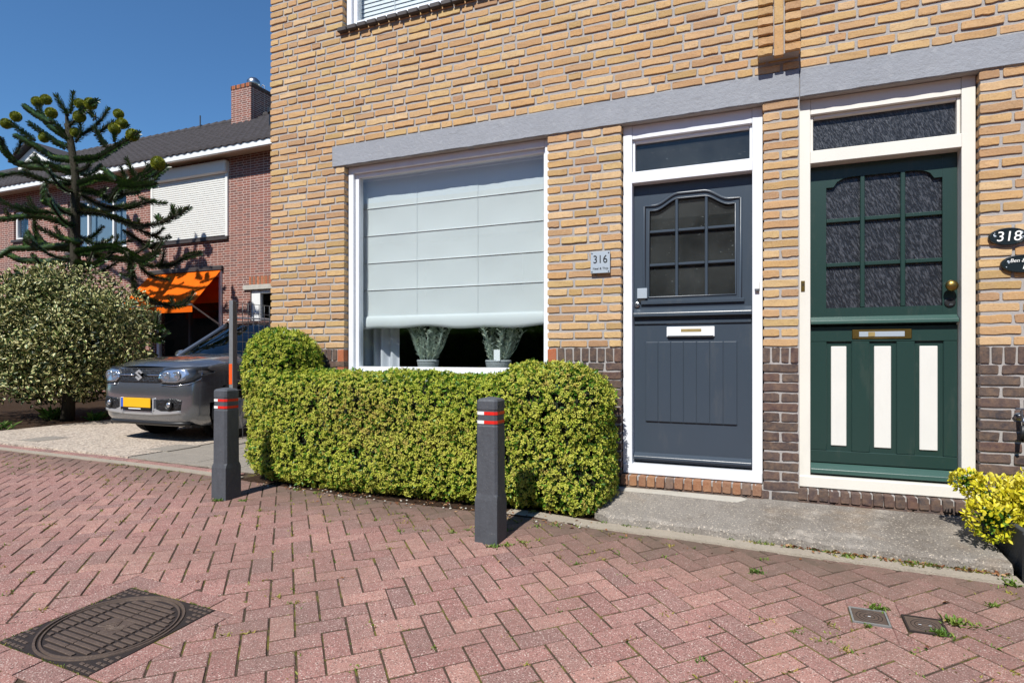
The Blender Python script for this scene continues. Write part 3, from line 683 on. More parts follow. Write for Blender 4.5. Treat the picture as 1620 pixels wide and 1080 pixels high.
for xs_ in (WN[0]-.075, WN[1]+.002):                             # red jamb bricks beside the window
    B316.add('V', xs_, ZS-.212, .073, 'brick_orange', -.002, .205)
    B316.add('H', xs_-.02 if xs_ < -2 else xs_, ZS-.28, .093, 'brick_orange', -.003)
for (dd, mt, bk) in ((D1, 'brick_sill_brown', B316), (D2, 'brick_dark', B318)):  # rowlock sills under the doors
    nn_ = round((dd[1]-dd[0])/.0625); pt = (dd[1]-dd[0])/nn_
    for k in range(nn_): bk.add('V', dd[0]+k*pt, .137, pt-.011, mt, -.018, .070)
    x = dd[0]
    while x < dd[1]-.03: L = min(.205, dd[1]-x); bk.add('S' if L > .15 else 'H', x, .098, L, 'brick_dark', -.008, .034); x += .2165

house = thing('brick_house', 'yellow brick house with blue door and wide blind-covered window behind the hedge', 'house', (-2.0, .15, 0))
house2 = thing('brick_house', 'yellow brick house at right with dark green door and oval plaques', 'house', (2.5, .15, 0))
hid = lambda x, z: (-4.4 < x < -.98 and z < .86) or (x < -3.6 and z < 1.2)
B316.emit(house, hid); B318.emit(house2, lambda x, z: x > 1.5)
# side wall of the house (left of the corner, out of the photo's sight): same bricks, turned
SB = Bricks()
for i in range(82):
    z = .02+i*CH
    if z < TOP-.06: SB.course(-6.0, -.02, z, 'brick_dark' if z < ZS-.05 else 'brick_yellow', i % 2)
SBP = {}
for b in SB.b: SBP.setdefault(b[4], []).append(b)
for mt, lst in SBP.items():
    V = []; Fq = []; rn = []; base = 0
    for (k_, x, z, L, _, y, H, vi, rot) in lst:
        v, f = VAR[k_][vi]; vv = v*np.array([L/VARLEN[k_], 1, 1]) + np.array([x, y, z]); vv = np.c_[XC+vv[:, 1], -vv[:, 0], vv[:, 2]]
        V.append(vv); Fq += [tuple(i+base for i in q) for q in f]; rn += [random.random()]*len(f); base += len(vv)
    me = bpy.data.meshes.new('side_brickwork'); me.from_pydata(np.concatenate(V).tolist(), [], Fq); me.attributes.new('rnd', 'FLOAT', 'FACE').data.foreach_set('value', np.array(rn, np.float32))
    me.materials.append(M[mt]); tag(link(bpy.data.objects.new('side_brickwork', me), house), kind='stuff')
e = .008
def grow(h): return (h[0]-e, h[1]+e, h[2]-.006, h[3])
mb = MB(); wall_grid(mb, XC+.0095, SPLIT, 0.0, TOP, .0080, .30, [grow(D1), grow(WN), (UW[0]+.01-e, UW[1]-.01+e, 4.035, 5.40)]); mb.build('wall', 'mortar', house, fixn=False)
mb = MB(); wall_grid(mb, SPLIT+.001, XR, 0.0, TOP, .0080, .30, [grow(D2)]) ; mb.build('wall', 'mortar', house2, fixn=False)
mb = MB(); mb.box(XC+.0095, XC+.28, .3005, 7, 0, TOP); mb.box(XC+.2805, XR, 6.8, 7, 0, TOP); mb.box(XC+.281, SPLIT-.05, .301, 6.799, 2.88, 3.05); mb.build('inner_wall', 'interior_dark', house)
mb = MB(); mb.box(SPLIT-.048, SPLIT+.1, .301, 6.799, 0, TOP-.01); mb.box(SPLIT+.101, XR, .301, 6.799, 2.88, 3.05); mb.box(XR-.2, XR-.001, .301, 6.798, 0, 2.879); mb.build('party_wall', 'interior_dark', house2)
MB().box(XC+.281, SPLIT-.05, .301, 6.799, .1, .2).build('floor', 'interior_floor', house); MB().box(SPLIT+.101, XR-.201, .301, 6.799, .1, .2).build('floor', 'interior_floor', house2)
MB().box(-1.2, -1.1, .301, 6.799, .201, 2.879).build('partition', 'interior_dark', house)
for hh, a, b in ((house, XC-.25, SPLIT), (house2, SPLIT+.001, XR+.2)): MB().box(a, b, -.35, 7.2, TOP+.001, TOP+.2).build('roof', 'roof_tile', hh)
# painted concrete lintel, one piece over each house
def lintel(x0, x1, parent):
    mb = MB(); xs = np.linspace(x0, x1, int((x1-x0)/.05)+2); vs = []; 
    for x in xs:
        j = [random.gauss(0, .0013) for _ in range(4)]
        vs += [(x, -.008+j[0], 2.802+j[1]), (x, -.008+j[2], 2.985+j[3]), (x, .2, 2.985), (x, .2, 2.802)]
    n = len(xs); fs = []
    for i in range(n-1):
        for k in range(4): fs.append((i*4+k, (i+1)*4+k, (i+1)*4+(k+1) % 4, i*4+(k+1) % 4))
    fs += [(0,1,2,3), ((n-1)*4+3,(n-1)*4+2,(n-1)*4+1,(n-1)*4)]
    mb.add(vs, fs); return mb.build('lintel', 'lintel_paint', parent, bevel=.003)
lintel(-3.60, .2385, house); lintel(.2425, XR, house2)
# brick pilaster with a vertical rib above the lintel, between the houses
px0, px1 = -.015, .241
mb = MB(); mb.box(px0+.006, px1-.006, -.083, .009, 3.072, TOP); pil = mb.build('pilaster', 'mortar', house)
PB = Bricks(); i = 0; z = 3.070
while z < TOP-.06:
    PB.add('H', px0, z, .092, 'brick_yellow', -.112); PB.add('H', px1-.092, z, .092, 'brick_yellow', -.112); z += CH; i += 1
for b in PB.b:
    o = bpy.data.objects.new('brick', vmesh('H', b[7], b[4])); link(o, pil)
    o.location = (b[1], b[5], b[2]); o.scale = (b[3]/.098, 1.25, .88)
z = 3.06
while z < TOP-.2:
    o = MB().box(px0+.100, px1-.100, -.0905, -.05, z, z+.2).build('brick', 'brick_yellow', pil, bevel=.004); z += .2115
# ------------------------------------------------------------------ doors
def door_frame(D, parent, mat, ji, jr, zt, zh, zl):
    # D opening, ji/jr inner jamb x, transom rail zt..zh, threshold top zl
    x0, x1, z0, z1 = D
    f = MB(); f.box(x0+.002, ji, .058, .17, z0, z1-.001); f.box(jr, x1-.002, .058, .17, z0, z1-.001)
    fr = f.build('door_frame', mat, parent, bevel=.004, seg=2)
    MB().box(ji+.0005, jr-.0005, .061, .168, z1-.105, z1-.0015).build('head_rail', mat, fr, bevel=.004)
    MB().box(ji-.002, jr+.002, .052, .168, zt, zh).build('transom_rail', mat, fr, bevel=.004)
    MB().box(x0+.003, x1-.003, .050, .2, z0+.001, zl).build('threshold', mat, fr, bevel=.005)
    # slim stops round the light above the door
    for a, b, c_, d in ((ji, ji+.018, zh, z1-.106), (jr-.018, jr, zh, z1-.106), (ji+.019, jr-.019, z1-.128, z1-.106)):
        MB().box(a+.0005, b-.0005, .085, .15, c_+.0005, d-.0005).build('glazing_stop', mat, fr, bevel=.002)
    return fr
fr1 = door_frame(D1, house, 'white_paint', -.881, -.051, 2.367, 2.452, .286)
MB().box(-.863, -.069, .118, .124, 2.4525, 2.672).build('transom_pane', 'tinted_glass', fr1)
fr2 = door_frame(D2, house2, 'cream_paint', .309, 1.14, 2.367, 2.452, .288)
MB().box(.327, 1.122, .118, .126, 2.4525, 2.672).build('transom_pane', 'rippled_glass', fr2)

def leaf_with_light(name, label, parent, mat, x0, x1, z0, z1, y, th, gx0, gx1, gz0, curve, split, light):
    """Stable door leaf: lower and upper boards, opening with a shaped head, mouldings and glazing bars."""
    d = MB(); ztop = max(z for _, z in curve)+.012
    d.box(x0, gx0, y, y+th, split+.004, z1); d.box(gx1, x1, y, y+th, split+.004, z1); d.box(gx0+.0003, gx1-.0003, y+.0004, y+th, split+.004, gz0)
    pts = [(gx0+.0003, z1-.0003)] + [(gx0+.0003, curve[0][1])] + curve[1:-1] + [(gx1-.0003, curve[-1][1]), (gx1-.0003, z1-.0003)]
    # head piece cut into convex strips under the curve
    cs = [(gx0+.0003, curve[0][1])] + curve[1:-1] + [(gx1-.0003, curve[-1][1])]
    n = len(cs); vs = []; fs = []
    for (x, z) in cs: vs += [(x, y+.0004, z), (x, y+.0004, z1-.0003), (x, y+th, z1-.0003), (x, y+th, z)]
    for i in range(n-1):
        for k in range(4): fs.append((i*4+k, (i+1)*4+k, (i+1)*4+(k+1) % 4, i*4+(k+1) % 4))
    d.add(vs, fs)
    o = d.build(name, mat, parent); o['label'] = label
    MB().box(x0, x1, y+.0005, y+th, z0, split-.004).build('lower_leaf', mat, o, bevel=.002)
    return o
def curve_blue(gx0, gx1, zs, zt, n=26):
    out = []
    for i in range(n+1):
        t = i/n; x = gx0+(gx1-gx0)*t; a = abs(t-.5)*2
        if a > .86: k = 0
        elif a < .30: k = 1
        else: u = (.86-a)/.56; k = u*u*(3-2*u)
        out.append((x, zs+(zt-zs)*k))
    return out
def curve_green(gx0, gx1, zs, zt, n=30):
    out = []; c = .09
    for i in range(n+1):
        t = i/n; x = gx0+(gx1-gx0)*t; d = min(x-gx0, gx1-x)
        if d < .045: z = zs
        elif d < .045+.115: u = (d-.045)/.115; z = zs+(zt-zs)*math.sqrt(max(0, 1-(1-u)**2))
        else: z = zt
        out.append((x, z))
    return out
# --- blue door
YB = .125; gx0, gx1, gz0 = -.766, -.163, 1.523
cb = curve_blue(gx0, gx1, 2.168, 2.243)
door = leaf_with_light('front_door', 'dark blue-grey stable door with nine small panes', house, 'blue_paint', -.8795, -.0525, .300, 2.362, YB, .05, gx0, gx1, gz0, cb, 1.330, None)
mo = MB(); off = .036
cbo = [(gx0-off, 2.168+off)] + [(x, z+off) for x, z in cb[1:-1]] + [(gx1+off, 2.168+off)]
path = [(gx0-off, YB, gz0-off)] + [(x, YB, z) for x, z in cbo] + [(gx1+off, YB, gz0-off)]
mo.tube(path + [(gx0-off, YB, gz0-off)], .012, 8, cap=False); mo.build('moulding', 'blue_paint', door, smooth=True)
mo = MB(); mo.tube([(gx0-.004, YB, gz0)] + [(x, YB, z) for x, z in cb] + [(gx1+.004, YB, gz0), (gx0-.004, YB, gz0)], .007, 6, cap=False); mo.build('inner_moulding', 'blue_paint', door, smooth=True)
MB().box(gx0-.06, gx1+.06, YB-.018, YB-.0005, gz0-.055, gz0-.026).build('sill_rail', 'blue_paint', door, bevel=.004)
bx = [-.567, -.359]; bz = [1.762, 2.010]; bw = .010
for x in bx:
    z1 = min((zz_ for xx_, zz_ in cb if abs(xx_-x) < .03), default=2.2); MB().box(x-bw, x+bw, YB-.003, YB+.036, gz0+.0005, z1+.01).build('glazing_bar', 'blue_paint', door, bevel=.004)
ex = [gx0] + bx + [gx1]; ez = [gz0] + bz + [2.255]
for k in range(3):
    for z in bz: MB().box(ex[k]+(bw if k else 0)+.0005, ex[k+1]-(bw if k < 2 else 0)-.0005, YB-.002, YB+.035, z-bw, z+bw).build('glazing_bar', 'blue_paint', door, bevel=.004)
    for q in range(3):
        MB().box(ex[k]+.001, ex[k+1]-.001, YB+.021, YB+.025, ez[q]+.001, ez[q+1]-.001).build('pane', 'tinted_glass', door)
def drip(x0, x1, zt, zb, y, proj, mat, parent, name):
    mb = MB(); n = [(y-.0005, zt), (y-proj, zt-(zt-zb)*.55), (y-proj, zb+.004), (y-.0005, zb)]
    vs = [(x, yy, zz_) for x in (x0, x1) for yy, zz_ in n]; mb.add(vs, [(0,1,2,3), (7,6,5,4), (0,4,5,1), (1,5,6,2), (2,6,7,3), (3,7,4,0)]); return mb.build(name, mat, parent, bevel=.002)
drip(-.877, -.055, 1.440, 1.374, YB, .042, 'blue_paint', door, 'drip_rail'); MB().box(-.876, -.056, YB-.012, YB-.0005, 1.322, 1.348).build('closing_strip', 'blue_paint', door, bevel=.004)
drip(-.877, -.055, .366, .318, YB, .034, 'blue_paint', door, 'drip_rail')
# planked lower panel
p0, p1, pz0, pz1 = -.790, -.152, .602, 1.190
MB().box(p0-.003, p1+.003, YB-.006, YB-.0003, pz0-.0035, pz1+.0035).build('panel_frame', 'blue_paint', door, bevel=.001)
wpl = (p1-p0)/7
for k in range(7): MB().box(p0+k*wpl+.002, p0+(k+1)*wpl-.002, YB-.0125, YB-.0062, pz0, pz1).build('plank', 'blue_paint', door, bevel=.005, seg=2)
lb = MB().box(-.637, -.302, YB-.012, YB-.0006, 1.226, 1.300).build('letter_plate', 'white_plastic', door, bevel=.003); MB().box(-.535, -.392, YB-.0135, YB-.0122, 1.262, 1.284).build('name_strip', 'amber_plate', lb)
MB().box(-.630, -.308, YB-.022, YB-.0122, 1.226, 1.236).build('flap_edge', 'steel', lb, bevel=.002)
MB().box(-.853, -.778, YB-.020, YB-.0006, 1.515, 1.592).build('door_viewer', 'brushed_plate', door, bevel=.003); MB().box(-.846, -.795, YB-.014, YB-.0006, 1.485, 1.513).build('viewer_base', 'black_plastic', door, bevel=.003)
MB().lathe([(.021, 0), (.021, -.008), (.013, -.011), (.004, -.011)], (-.856, YB-.0003, 1.470), 20, 'y').build('lock', 'steel', door)
bell = MB().box(-.036, -.004, .040, .0575, 1.545, 1.605).build('doorbell', 'white_plastic', fr1, bevel=.004); MB().box(-.034, -.006, .038, .0575, 1.531, 1.5435).build('bell_push', 'steel', bell, bevel=.002)
# --- green door
YG = .140; gx0, gx1, gz0 = .410, 1.062, 1.408
cg = curve_green(gx0, gx1, 2.218, 2.278)
gd = leaf_with_light('front_door', 'dark green stable door with nine rippled panes and three white panels', house2, 'green_paint', .3105, 1.1385, .302, 2.362, YG, .05, gx0, gx1, gz0, cg, 1.290, None)
bx = [.623, .850]; bz = [1.697, 1.994]; bw = .013; ex = [gx0] + bx + [gx1]; ez = [gz0] + bz + [2.29]
for x in bx: MB().box(x-bw, x+bw, YG-.001, YG+.032, gz0+.0005, 2.283).build('glazing_bar', 'green_paint', gd, bevel=.004)
for k in range(3):
    for z in bz: MB().box(ex[k]+(bw if k else 0)+.0005, ex[k+1]-(bw if k < 2 else 0)-.0005, YG+.001, YG+.031, z-bw, z+bw).build('glazing_bar', 'green_paint', gd, bevel=.004)
    for q in range(3): MB().box(ex[k]+.001, ex[k+1]-.001, YG+.022, YG+.027, ez[q]+.001, ez[q+1]-.001).build('pane', 'rippled_glass', gd)
drip(.313, 1.136, 1.350, 1.296, YG, .055, 'green_paint_light', gd, 'drip_rail'); drip(.313, 1.136, .372, .300, YG, .050, 'green_paint_light', gd, 'drip_rail')
# rails and stiles laid on the lower leaf so that the three panels lie back
zp0, zp1 = .455, 1.183; pans = [(.412, .558), (.662, .812), (.912, 1.064)]
edges_ = [.3115] + [v for p in pans for v in p] + [1.1375]
for k in range(4): MB().box(edges_[2*k], edges_[2*k+1], YG-.014, YG-.0002, zp0, zp1).build('stile', 'green_paint', gd, bevel=.004)
MB().box(.3112, 1.1378, YG-.0145, YG-.0002, .3745, zp0-.0005).build('bottom_rail', 'green_paint', gd, bevel=.003); MB().box(.3112, 1.1378, YG-.0145, YG-.0002, zp1+.0005, 1.2845).build('lock_rail', 'green_paint', gd, bevel=.003)
for (a, b) in pans: MB().box(a+.026, b-.029, YG-.008, YG-.0002, .489, 1.152).build('white_panel', 'panel_white', gd, bevel=.003)
lp = MB().box(.560, .895, YG-.022, YG-.0147, 1.200, 1.262).build('letter_plate', 'brass', gd, bevel=.004); MB().box(.600, .855, YG-.0245, YG-.0222, 1.214, 1.247).build('letter_flap', 'brushed_plate', lp, bevel=.002)
MB().box(.652, .69, YG-.026, YG-.0246, 1.216, 1.245).build('name_strip', 'amber_plate', lp)
MB().lathe([(.010, 0), (.010, -.028), (.022, -.034), (.032, -.045), (.035, -.055), (.028, -.067), (.012, -.073)], (1.098, YG, 1.525), 24, 'y').build('door_knob', 'brass', gd, smooth=True)
MB().lathe([(.030, 0), (.030, -.006), (.024, -.009), (.006, -.009)], (1.100, YG-.0003, 1.425), 20, 'y').build('escutcheon', 'black_plastic', gd); MB().box(1.095, 1.113, YG-.013, YG-.0098, 1.405, 1.417).build('key_cover', 'steel', gd, bevel=.002)
kp = MB().box(.252, .276, .052, .0575, 1.520, 1.590).build('latch_plate', 'brass', fr2, bevel=.002); MB().box(.261, .268, .0505, .0518, 1.555, 1.575).build('keyhole', 'black_plastic', kp)

# ------------------------------------------------------------------ ground floor window
wn_ = MB(); wx0, wx1, wz0, wz1 = WN
fw = frame_rect(wx0+.002, wx1-.002, wz0+.002, wz1-.001, .055, .040, .060, .05, .058, .17).build('window_frame', 'white_paint', house, bevel=.004); fw['label'] = 'wide white ground floor window frame'
sash = frame_rect(wx0+.0575, wx1-.0425, wz0+.0525, wz1-.0615, .038, .020, .035, .035, .088, .155).build('sash', 'white_paint', fw, bevel=.003)
MB().box(wx0+.097, wx1-.064, .118, .124, wz0+.089, wz1-.098).build('pane', 'window_glass', fw)
MB().box(wx0-.03, wx1+.03, -.05, .0575, wz0-.045, wz0+.001).build('window_sill', 'sill_stone', house, bevel=.004)
MB().box(wx0-.05, wx1+.05, .302, .60, wz0-.02, wz0+.012).build('inner_sill', 'sill_stone', house, bevel=.004); MB().box(wx0+.003, wx1-.003, .171, .3015, wz0-.005, wz0+.011).build('sill_board', 'sill_stone', house)
# ------------------------------------------------------------------ upper window
frame_rect(-3.488, -1.532, 4.047, 5.398, .055, .055, .06, .05, .058, .17).build('window_frame', 'white_paint', house, bevel=.004)
sf = house.children[-1]
frame_rect(-3.432, -1.588, 4.098, 5.337, .04, .04, .04, .04, .088, .155).build('sash', 'white_paint', sf, bevel=.003)
MB().box(-3.391, -1.629, .118, .124, 4.139, 5.296).build('pane', 'window_glass', sf)
nn_ = 19
for k in range(nn_):
    a = -3.52+k*(2.02/nn_); MB().box(a+.004, a+2.02/nn_-.006, -.045, .0565, 3.995, 4.036).build('sill_tile', 'sill_dark', house, bevel=.006)
vb = thing('venetian_blind', 'white venetian blind with closed slats inside the upstairs window', 'blind', (-2.5, .19, 4.1))
for k in range(31):
    z = 4.115+k*.039; MB().add([(-3.44, .182, z-.012), (-1.58, .182, z-.012), (-1.58, .190, z+.026), (-3.44, .190, z+.026), (-3.44, .184, z-.012), (-1.58, .184, z-.012), (-1.58, .192, z+.026), (-3.44, .192, z+.026)],
        [(0,1,2,3), (7,6,5,4), (0,4,5,1), (3,2,6,7), (0,3,7,4), (1,5,6,2)]).build('slat', 'slat_white', vb)
for x in (-3.05, -2.2): MB().tube([(x, .178, 4.1), (x, .178, 5.35)], .0025, 5).build('cord', 'slat_white', vb)
MB().box(-3.44, -1.58, .176, .198, 5.335, 5.37).build('head_rail', 'slat_white', vb)
# ------------------------------------------------------------------ roman blind
rb = thing('roman_blind', 'pale grey roman blind half lowered behind the ground floor window', 'blind', (-2.53, .215, 1.33))
zr = [1.446, 1.690, 1.940, 2.193, 2.446, 2.70]; bx0, bx1 = -3.44, -1.612
for k in range(5):
    nx, nz = 60, 10; X = np.linspace(bx0, bx1, nx); Z = np.linspace(zr[k], zr[k+1], nz); vs = []; fs = []
    for zi, z in enumerate(Z):
        for x in X:
            t = zi/(nz-1); vs.append((x, .2125+.004*math.sin(t*math.pi)+.002*math.sin(x*9+k*2)*math.sin(t*math.pi)+random.gauss(0, .0004), z))
    for i in range(nz-1):
        for j in range(nx-1): fs.append((i*nx+j, i*nx+j+1, (i+1)*nx+j+1, (i+1)*nx+j))
    MB().add(vs, fs).build('fabric_panel', 'blind_fabric', rb, smooth=True, fixn=False)
for k in range(1, 5):
    MB().tube([(bx0-.012, .2095, zr[k]), (bx1+.004, .2095, zr[k])], .0042, 8).build('rod_pocket', 'slat_white', rb, smooth=True)
for x in (bx0+.075, -2.835, -2.23, bx1-.02):
    MB().tube([(x, .2005, 1.43), (x, .2005, 2.7)], .0011, 4).build('cord', 'blind_fabric', rb)
xs = np.linspace(bx0-.015, bx1+.006, 48); mb = MB(); prof = [(.205, 1.450), (.192, 1.432), (.186, 1.400), (.186, 1.362), (.194, 1.338), (.206, 1.332), (.216, 1.345), (.218, 1.44)]
vs = []; fs = []
for i, x in enumerate(xs):
    sg = .010*math.sin(x*4.2+1)+.006*math.sin(x*11); 
    for (yy, z) in prof: vs.append((x, yy+.003*math.sin(x*14), z+sg*(1.45-z)*9))
for i in range(len(xs)-1):
    for k in range(len(prof)): fs.append((i*8+k, (i+1)*8+k, (i+1)*8+(k+1) % 8, i*8+(k+1) % 8))
fs += [tuple(range(8)), tuple((len(xs)-1)*8+k for k in range(7, -1, -1))]
MB().add(vs, fs).build('hem_fold', 'blind_fabric', rb, smooth=True)
MB().box(bx0, bx1, .204, .222, 2.700, 2.735).build('head_rail', 'slat_white', rb)
# ------------------------------------------------------------------ curtain, pots, sofa behind the glass
cu = thing('curtain', 'grey pleated curtain at the left end of the ground floor window', 'curtain', (-3.4, .40, .92))
xs = np.linspace(-3.58, -3.15, 60); vs = []; fs = []
for x in xs:
    for z in (.94, 1.12, 1.6, 2.6): vs.append((x, .400+.026*math.sin((x+3.4)*62)+.01*math.sin(x*25), z))
for i in range(59):
    for k in range(3): fs.append((i*4+k, (i+1)*4+k, (i+1)*4+k+1, i*4+k+1))
MB().add(vs, fs).build('cloth', 'curtain_fabric', cu, smooth=True, fixn=False)
for i, (px, lab) in enumerate(((677, 'left woven pot of grey lavender on the window sill'), (788.5, 'right woven pot of grey lavender with a white plant tag'))):
    xx, _ = W(px, 580, .34); wd = .098 if i == 0 else .112
    p = thing('potted_plant', lab, 'potted plant', (xx, .34, wz0+.0125), 'lavender pots behind the window')
    z0 = wz0+.0125; MB().lathe([(wd*.72, 0), (wd*.9, .05), (wd, .12), (wd*1.0, .138), (wd*.93, .138), (wd*.9, .11)], (xx, .34, z0), 28).build('pot', 'pot_weave', p, smooth=True)
    for k in range(6): MB().lathe([(wd*(.78+.04*k)+.0025, .012+k*.021), (wd*(.78+.04*k)+.006, .018+k*.021), (wd*(.78+.04*k)+.0025, .026+k*.021)], (xx, .34, z0), 28).build('weave_band', 'pot_weave', p, smooth=True)
    Ps = []; Ds = []; sm = MB()
    for s_ in range(22):
        a = random.uniform(0, 6.28); ln = random.uniform(.24, .40); sp = random.uniform(.02, .20); b0 = np.array([xx+.055*math.cos(a), .34+.045*math.sin(a), z0+.10])
        tip = b0+np.array([sp*math.cos(a)*1.15, sp*math.sin(a)*.55, ln]); sm.tube([b0, (b0+tip)/2+np.array([sp*.15*math.cos(a), 0, 0]), tip], [.003, .0025, .001], 4)
        for t in np.linspace(.12, 1, 26):
            for q in range(2):
                th = random.uniform(0, 6.28); Ps.append(b0+(tip-b0)*t); Ds.append([math.cos(th)*.75, math.sin(th)*.6, .7])
    sm.build('stems', 'lavender_leaf', p); V, Q, uv = leaves(np.array(Ps), np.array(Ds), np.tile([0, 0, 1.0], (len(Ps), 1)) + .3*runit(len(Ps)), rng.uniform(.035, .06, len(Ps)), .009)
    tag(np_mesh('foliage', V, Q, 'lavender_leaf', p, np.repeat(rng.random(len(Ps)), 2), uv), kind='stuff')
    if i == 1: MB().box(xx+.005, xx+.062, .232, .2335, z0+.13, z0+.225).build('plant_tag', 'white_plastic', p)
sf_ = thing('sofa', 'grey sofa deep inside the room behind the window', 'sofa', (-2.0, 3.2, .2))
MB().box(-2.9, -1.35, 2.7, 3.6, .25, .62).build('seat', 'sofa_grey', sf_, bevel=.05, seg=3); MB().box(-2.9, -1.35, 3.4, 3.75, .63, 1.0).build('backrest', 'sofa_grey', sf_, bevel=.06, seg=3)
for x in (-2.8, -1.5): MB().box(x, x+.05, 2.75, 2.8, .2, .249).build('leg', 'interior_wood', sf_)
tb = thing('dining_table', 'wooden table in the dim room behind the lavender pots', 'table', (-2.6, 1.6, .2))
MB().box(-3.3, -1.7, 1.3, 2.1, .90, .95).build('table_top', 'interior_wood', tb, bevel=.004)
for x in (-3.22, -1.84):
    for y in (1.36, 1.98): MB().box(x, x+.06, y, y+.06, .2005, .8995).build('leg', 'interior_wood', tb)
# ------------------------------------------------------------------ signs and fittings on the walls
sg = thing('house_number_sign', 'square grey metal house number plate reading 316', 'sign', (-1.102, -.02, 1.70))
MB().box(-1.176, -1.028, -.024, -.012, 1.704, 1.866).build('plate', 'brushed_plate', sg, bevel=.0015)
text_mesh('digits', '316', .082, (-1.102, -.0252, 1.805), FACE, 'letter_black', sg, squeeze=.92); text_mesh('names', 'Neel & Thijs', .0235, (-1.100, -.0252, 1.738), FACE, 'letter_black', sg, .0006)
for x in (-1.165, -1.039):
    for z in (1.716, 1.854): MB().lathe([(.005, .024), (.005, -.003), (.002, -.005)], (x, -.024, z), 10, 'y').build('screw', 'steel', sg)
def oval(name, lab, cx, cz, rx, rz, lines):
    o = thing(name, lab, 'sign', (cx, -.02, cz-rz)); ring = lambda k, y: [(cx+rx*k*math.cos(t), y, cz+rz*k*math.sin(t)) for t in np.linspace(0, 2*math.pi, 40, endpoint=False)]
    mb = MB(); rs = [ring(1, -.006), ring(1, -.014), ring(.96, -.022), ring(.86, -.023), ring(.84, -.020)]; vs = [p for r_ in rs for p in r_]; fs = [tuple(range(40)), tuple(range(199, 159, -1))]
    for i in range(4):
        for k in range(40): fs.append((i*40+k, i*40+(k+1) % 40, (i+1)*40+(k+1) % 40, (i+1)*40+k))
    mb.add(vs, fs).build('plaque', 'sign_black', o, smooth=False)
    for (tx, sz, dx, dz, sh) in lines: text_mesh('lettering', tx, sz, (cx+dx, -.0212, cz+dz), FACE, 'letter_white', o, .0006, shear=sh)
    for k in range(9):       # little painted blossoms at both ends
        s_ = -1 if k % 2 else 1; bx_, bz_ = cx+s_*rx*random.uniform(.58, .76), cz+rz*random.uniform(-.4, .45)
        MB().lathe([(.0055*random.uniform(.6, 1.2), 0), (.001, -.0012)], (bx_, -.0203, bz_), 7, 'y').build('painted_blossom', 'brushed_plate', o)
    return o
oval('oval_sign', 'black oval house number plaque reading 318', 1.348, 1.792, .096, .052, [('318', .082, 0, -.002, .12)])
oval('oval_sign', 'black oval name plaque with white script below the 318 plaque', 1.418, 1.629, .108, .053, [('Ben & Mar', .030, .0, .018, .25), ('Bla', .046, .02, -.018, .3)])
tp = thing('water_tap', 'steel outdoor water tap on the dark bricks at the right edge', 'tap', (1.40, -.03, .70))
MB().tube([(1.40, .004, .735), (1.40, -.06, .735), (1.40, -.085, .72), (1.40, -.09, .69)], [.012, .013, .012, .011], 12).build('spout', 'steel', tp, smooth=True); MB().lathe([(.024, 0), (.024, -.006), (.014, -.008)], (1.40, -.001, .735), 16, 'y').build('flange', 'steel', tp)
MB().tube([(1.40, -.045, .748), (1.40, -.045, .775)], .007, 8).build('stem', 'steel', tp); MB().box(1.37, 1.43, -.052, -.038, .7755, .787).build('handle', 'steel', tp, bevel=.004)
MB().tube([(1.392, -.09, .689), (1.390, -.092, .64), (1.388, -.088, .60)], [.013, .011, .010], 10).build('hose_end', 'black_plastic', tp, smooth=True)
# ------------------------------------------------------------------ hedge
def smooth_noise(P, f, seed):
    r_ = np.random.default_rng(seed); out = np.zeros(len(P))
    for _ in range(6):
        k = r_.normal(size=3)*f; out += np.sin(P@k + r_.uniform(0, 6.28))
    return out/6
BLOBS = [  # rounded boxes: x0,x1,y0,y1,z0,z1,radius
    (-3.95, -.99, -.60, -.03, .02, .925, .17), (-1.80, -.96, -.585, -.03, .02, 1.01, .25), (-4.20, -3.60, -.54, -.03, .04, 1.30, .22)]
def sdf(P):
    d = np.full(len(P), 9.0)
    for (x0, x1, y0, y1, z0, z1, r_) in BLOBS:
        c = np.array([(x0+x1)/2, (y0+y1)/2, (z0+z1)/2]); h = np.array([(x1-x0)/2, (y1-y0)/2, (z1-z0)/2])-r_
        q = np.abs(P-c)-h; dd = np.linalg.norm(np.maximum(q, 0), axis=1)+np.minimum(q.max(1), 0)-r_
        k = .06; hmix = np.clip(.5+.5*(dd-d)/k, 0, 1); d = dd*(1-hmix)+d*hmix-k*hmix*(1-hmix)
    d = d - .034*smooth_noise(P, 7, 1) - .030*smooth_noise(P, 20, 2) - .026*smooth_noise(P, 48, 5)
    # hollow towards the foot
    return d + .10*np.clip(.30-P[:, 2], 0, .3)*(np.sin(P[:, 0]*13)*.25+.55)
def sgrad(P):
    e_ = .004; out = np.empty_like(P)
    for k in range(3):
        q = P.copy(); q[:, k] += e_; q2 = P.copy(); q2[:, k] -= e_; out[:, k] = sdf(q)-sdf(q2)
    return norm(out)
def surf_points(n):
    P = np.c_[rng.uniform(-4.75, -.85, n), rng.uniform(-.72, .9, n), rng.uniform(.02, 1.42, n)]
    P = P[np.abs(sdf(P)) < .06]
    for _ in range(4): P = P - sdf(P)[:, None]*sgrad(P)
    ok = (np.abs(sdf(P)) < .006) & (P[:, 2] > .015) & ~((P[:, 0] > XC-.03) & (P[:, 1] > -.02))
    return P[ok]
hd = thing('hedge', 'clipped yellow-green flowering hedge under the ground floor window', 'hedge', (-2.5, -.3, 0))
P = surf_points(420000); rng.shuffle(P); print('hedge surf', len(P))
def thin(P, d, n=None):
    key = np.floor(P/d).astype(np.int64); _, i = np.unique(key[:, 0]*7919**2+key[:, 1]*7919+key[:, 2], return_index=True); i.sort(); return P[i]
PF = thin(P, .021); nf = len(PF); N = sgrad(PF); print('flower heads', nf)
facing = N
PF = PF + N*rng.uniform(-.018, .016, nf)[:, None]
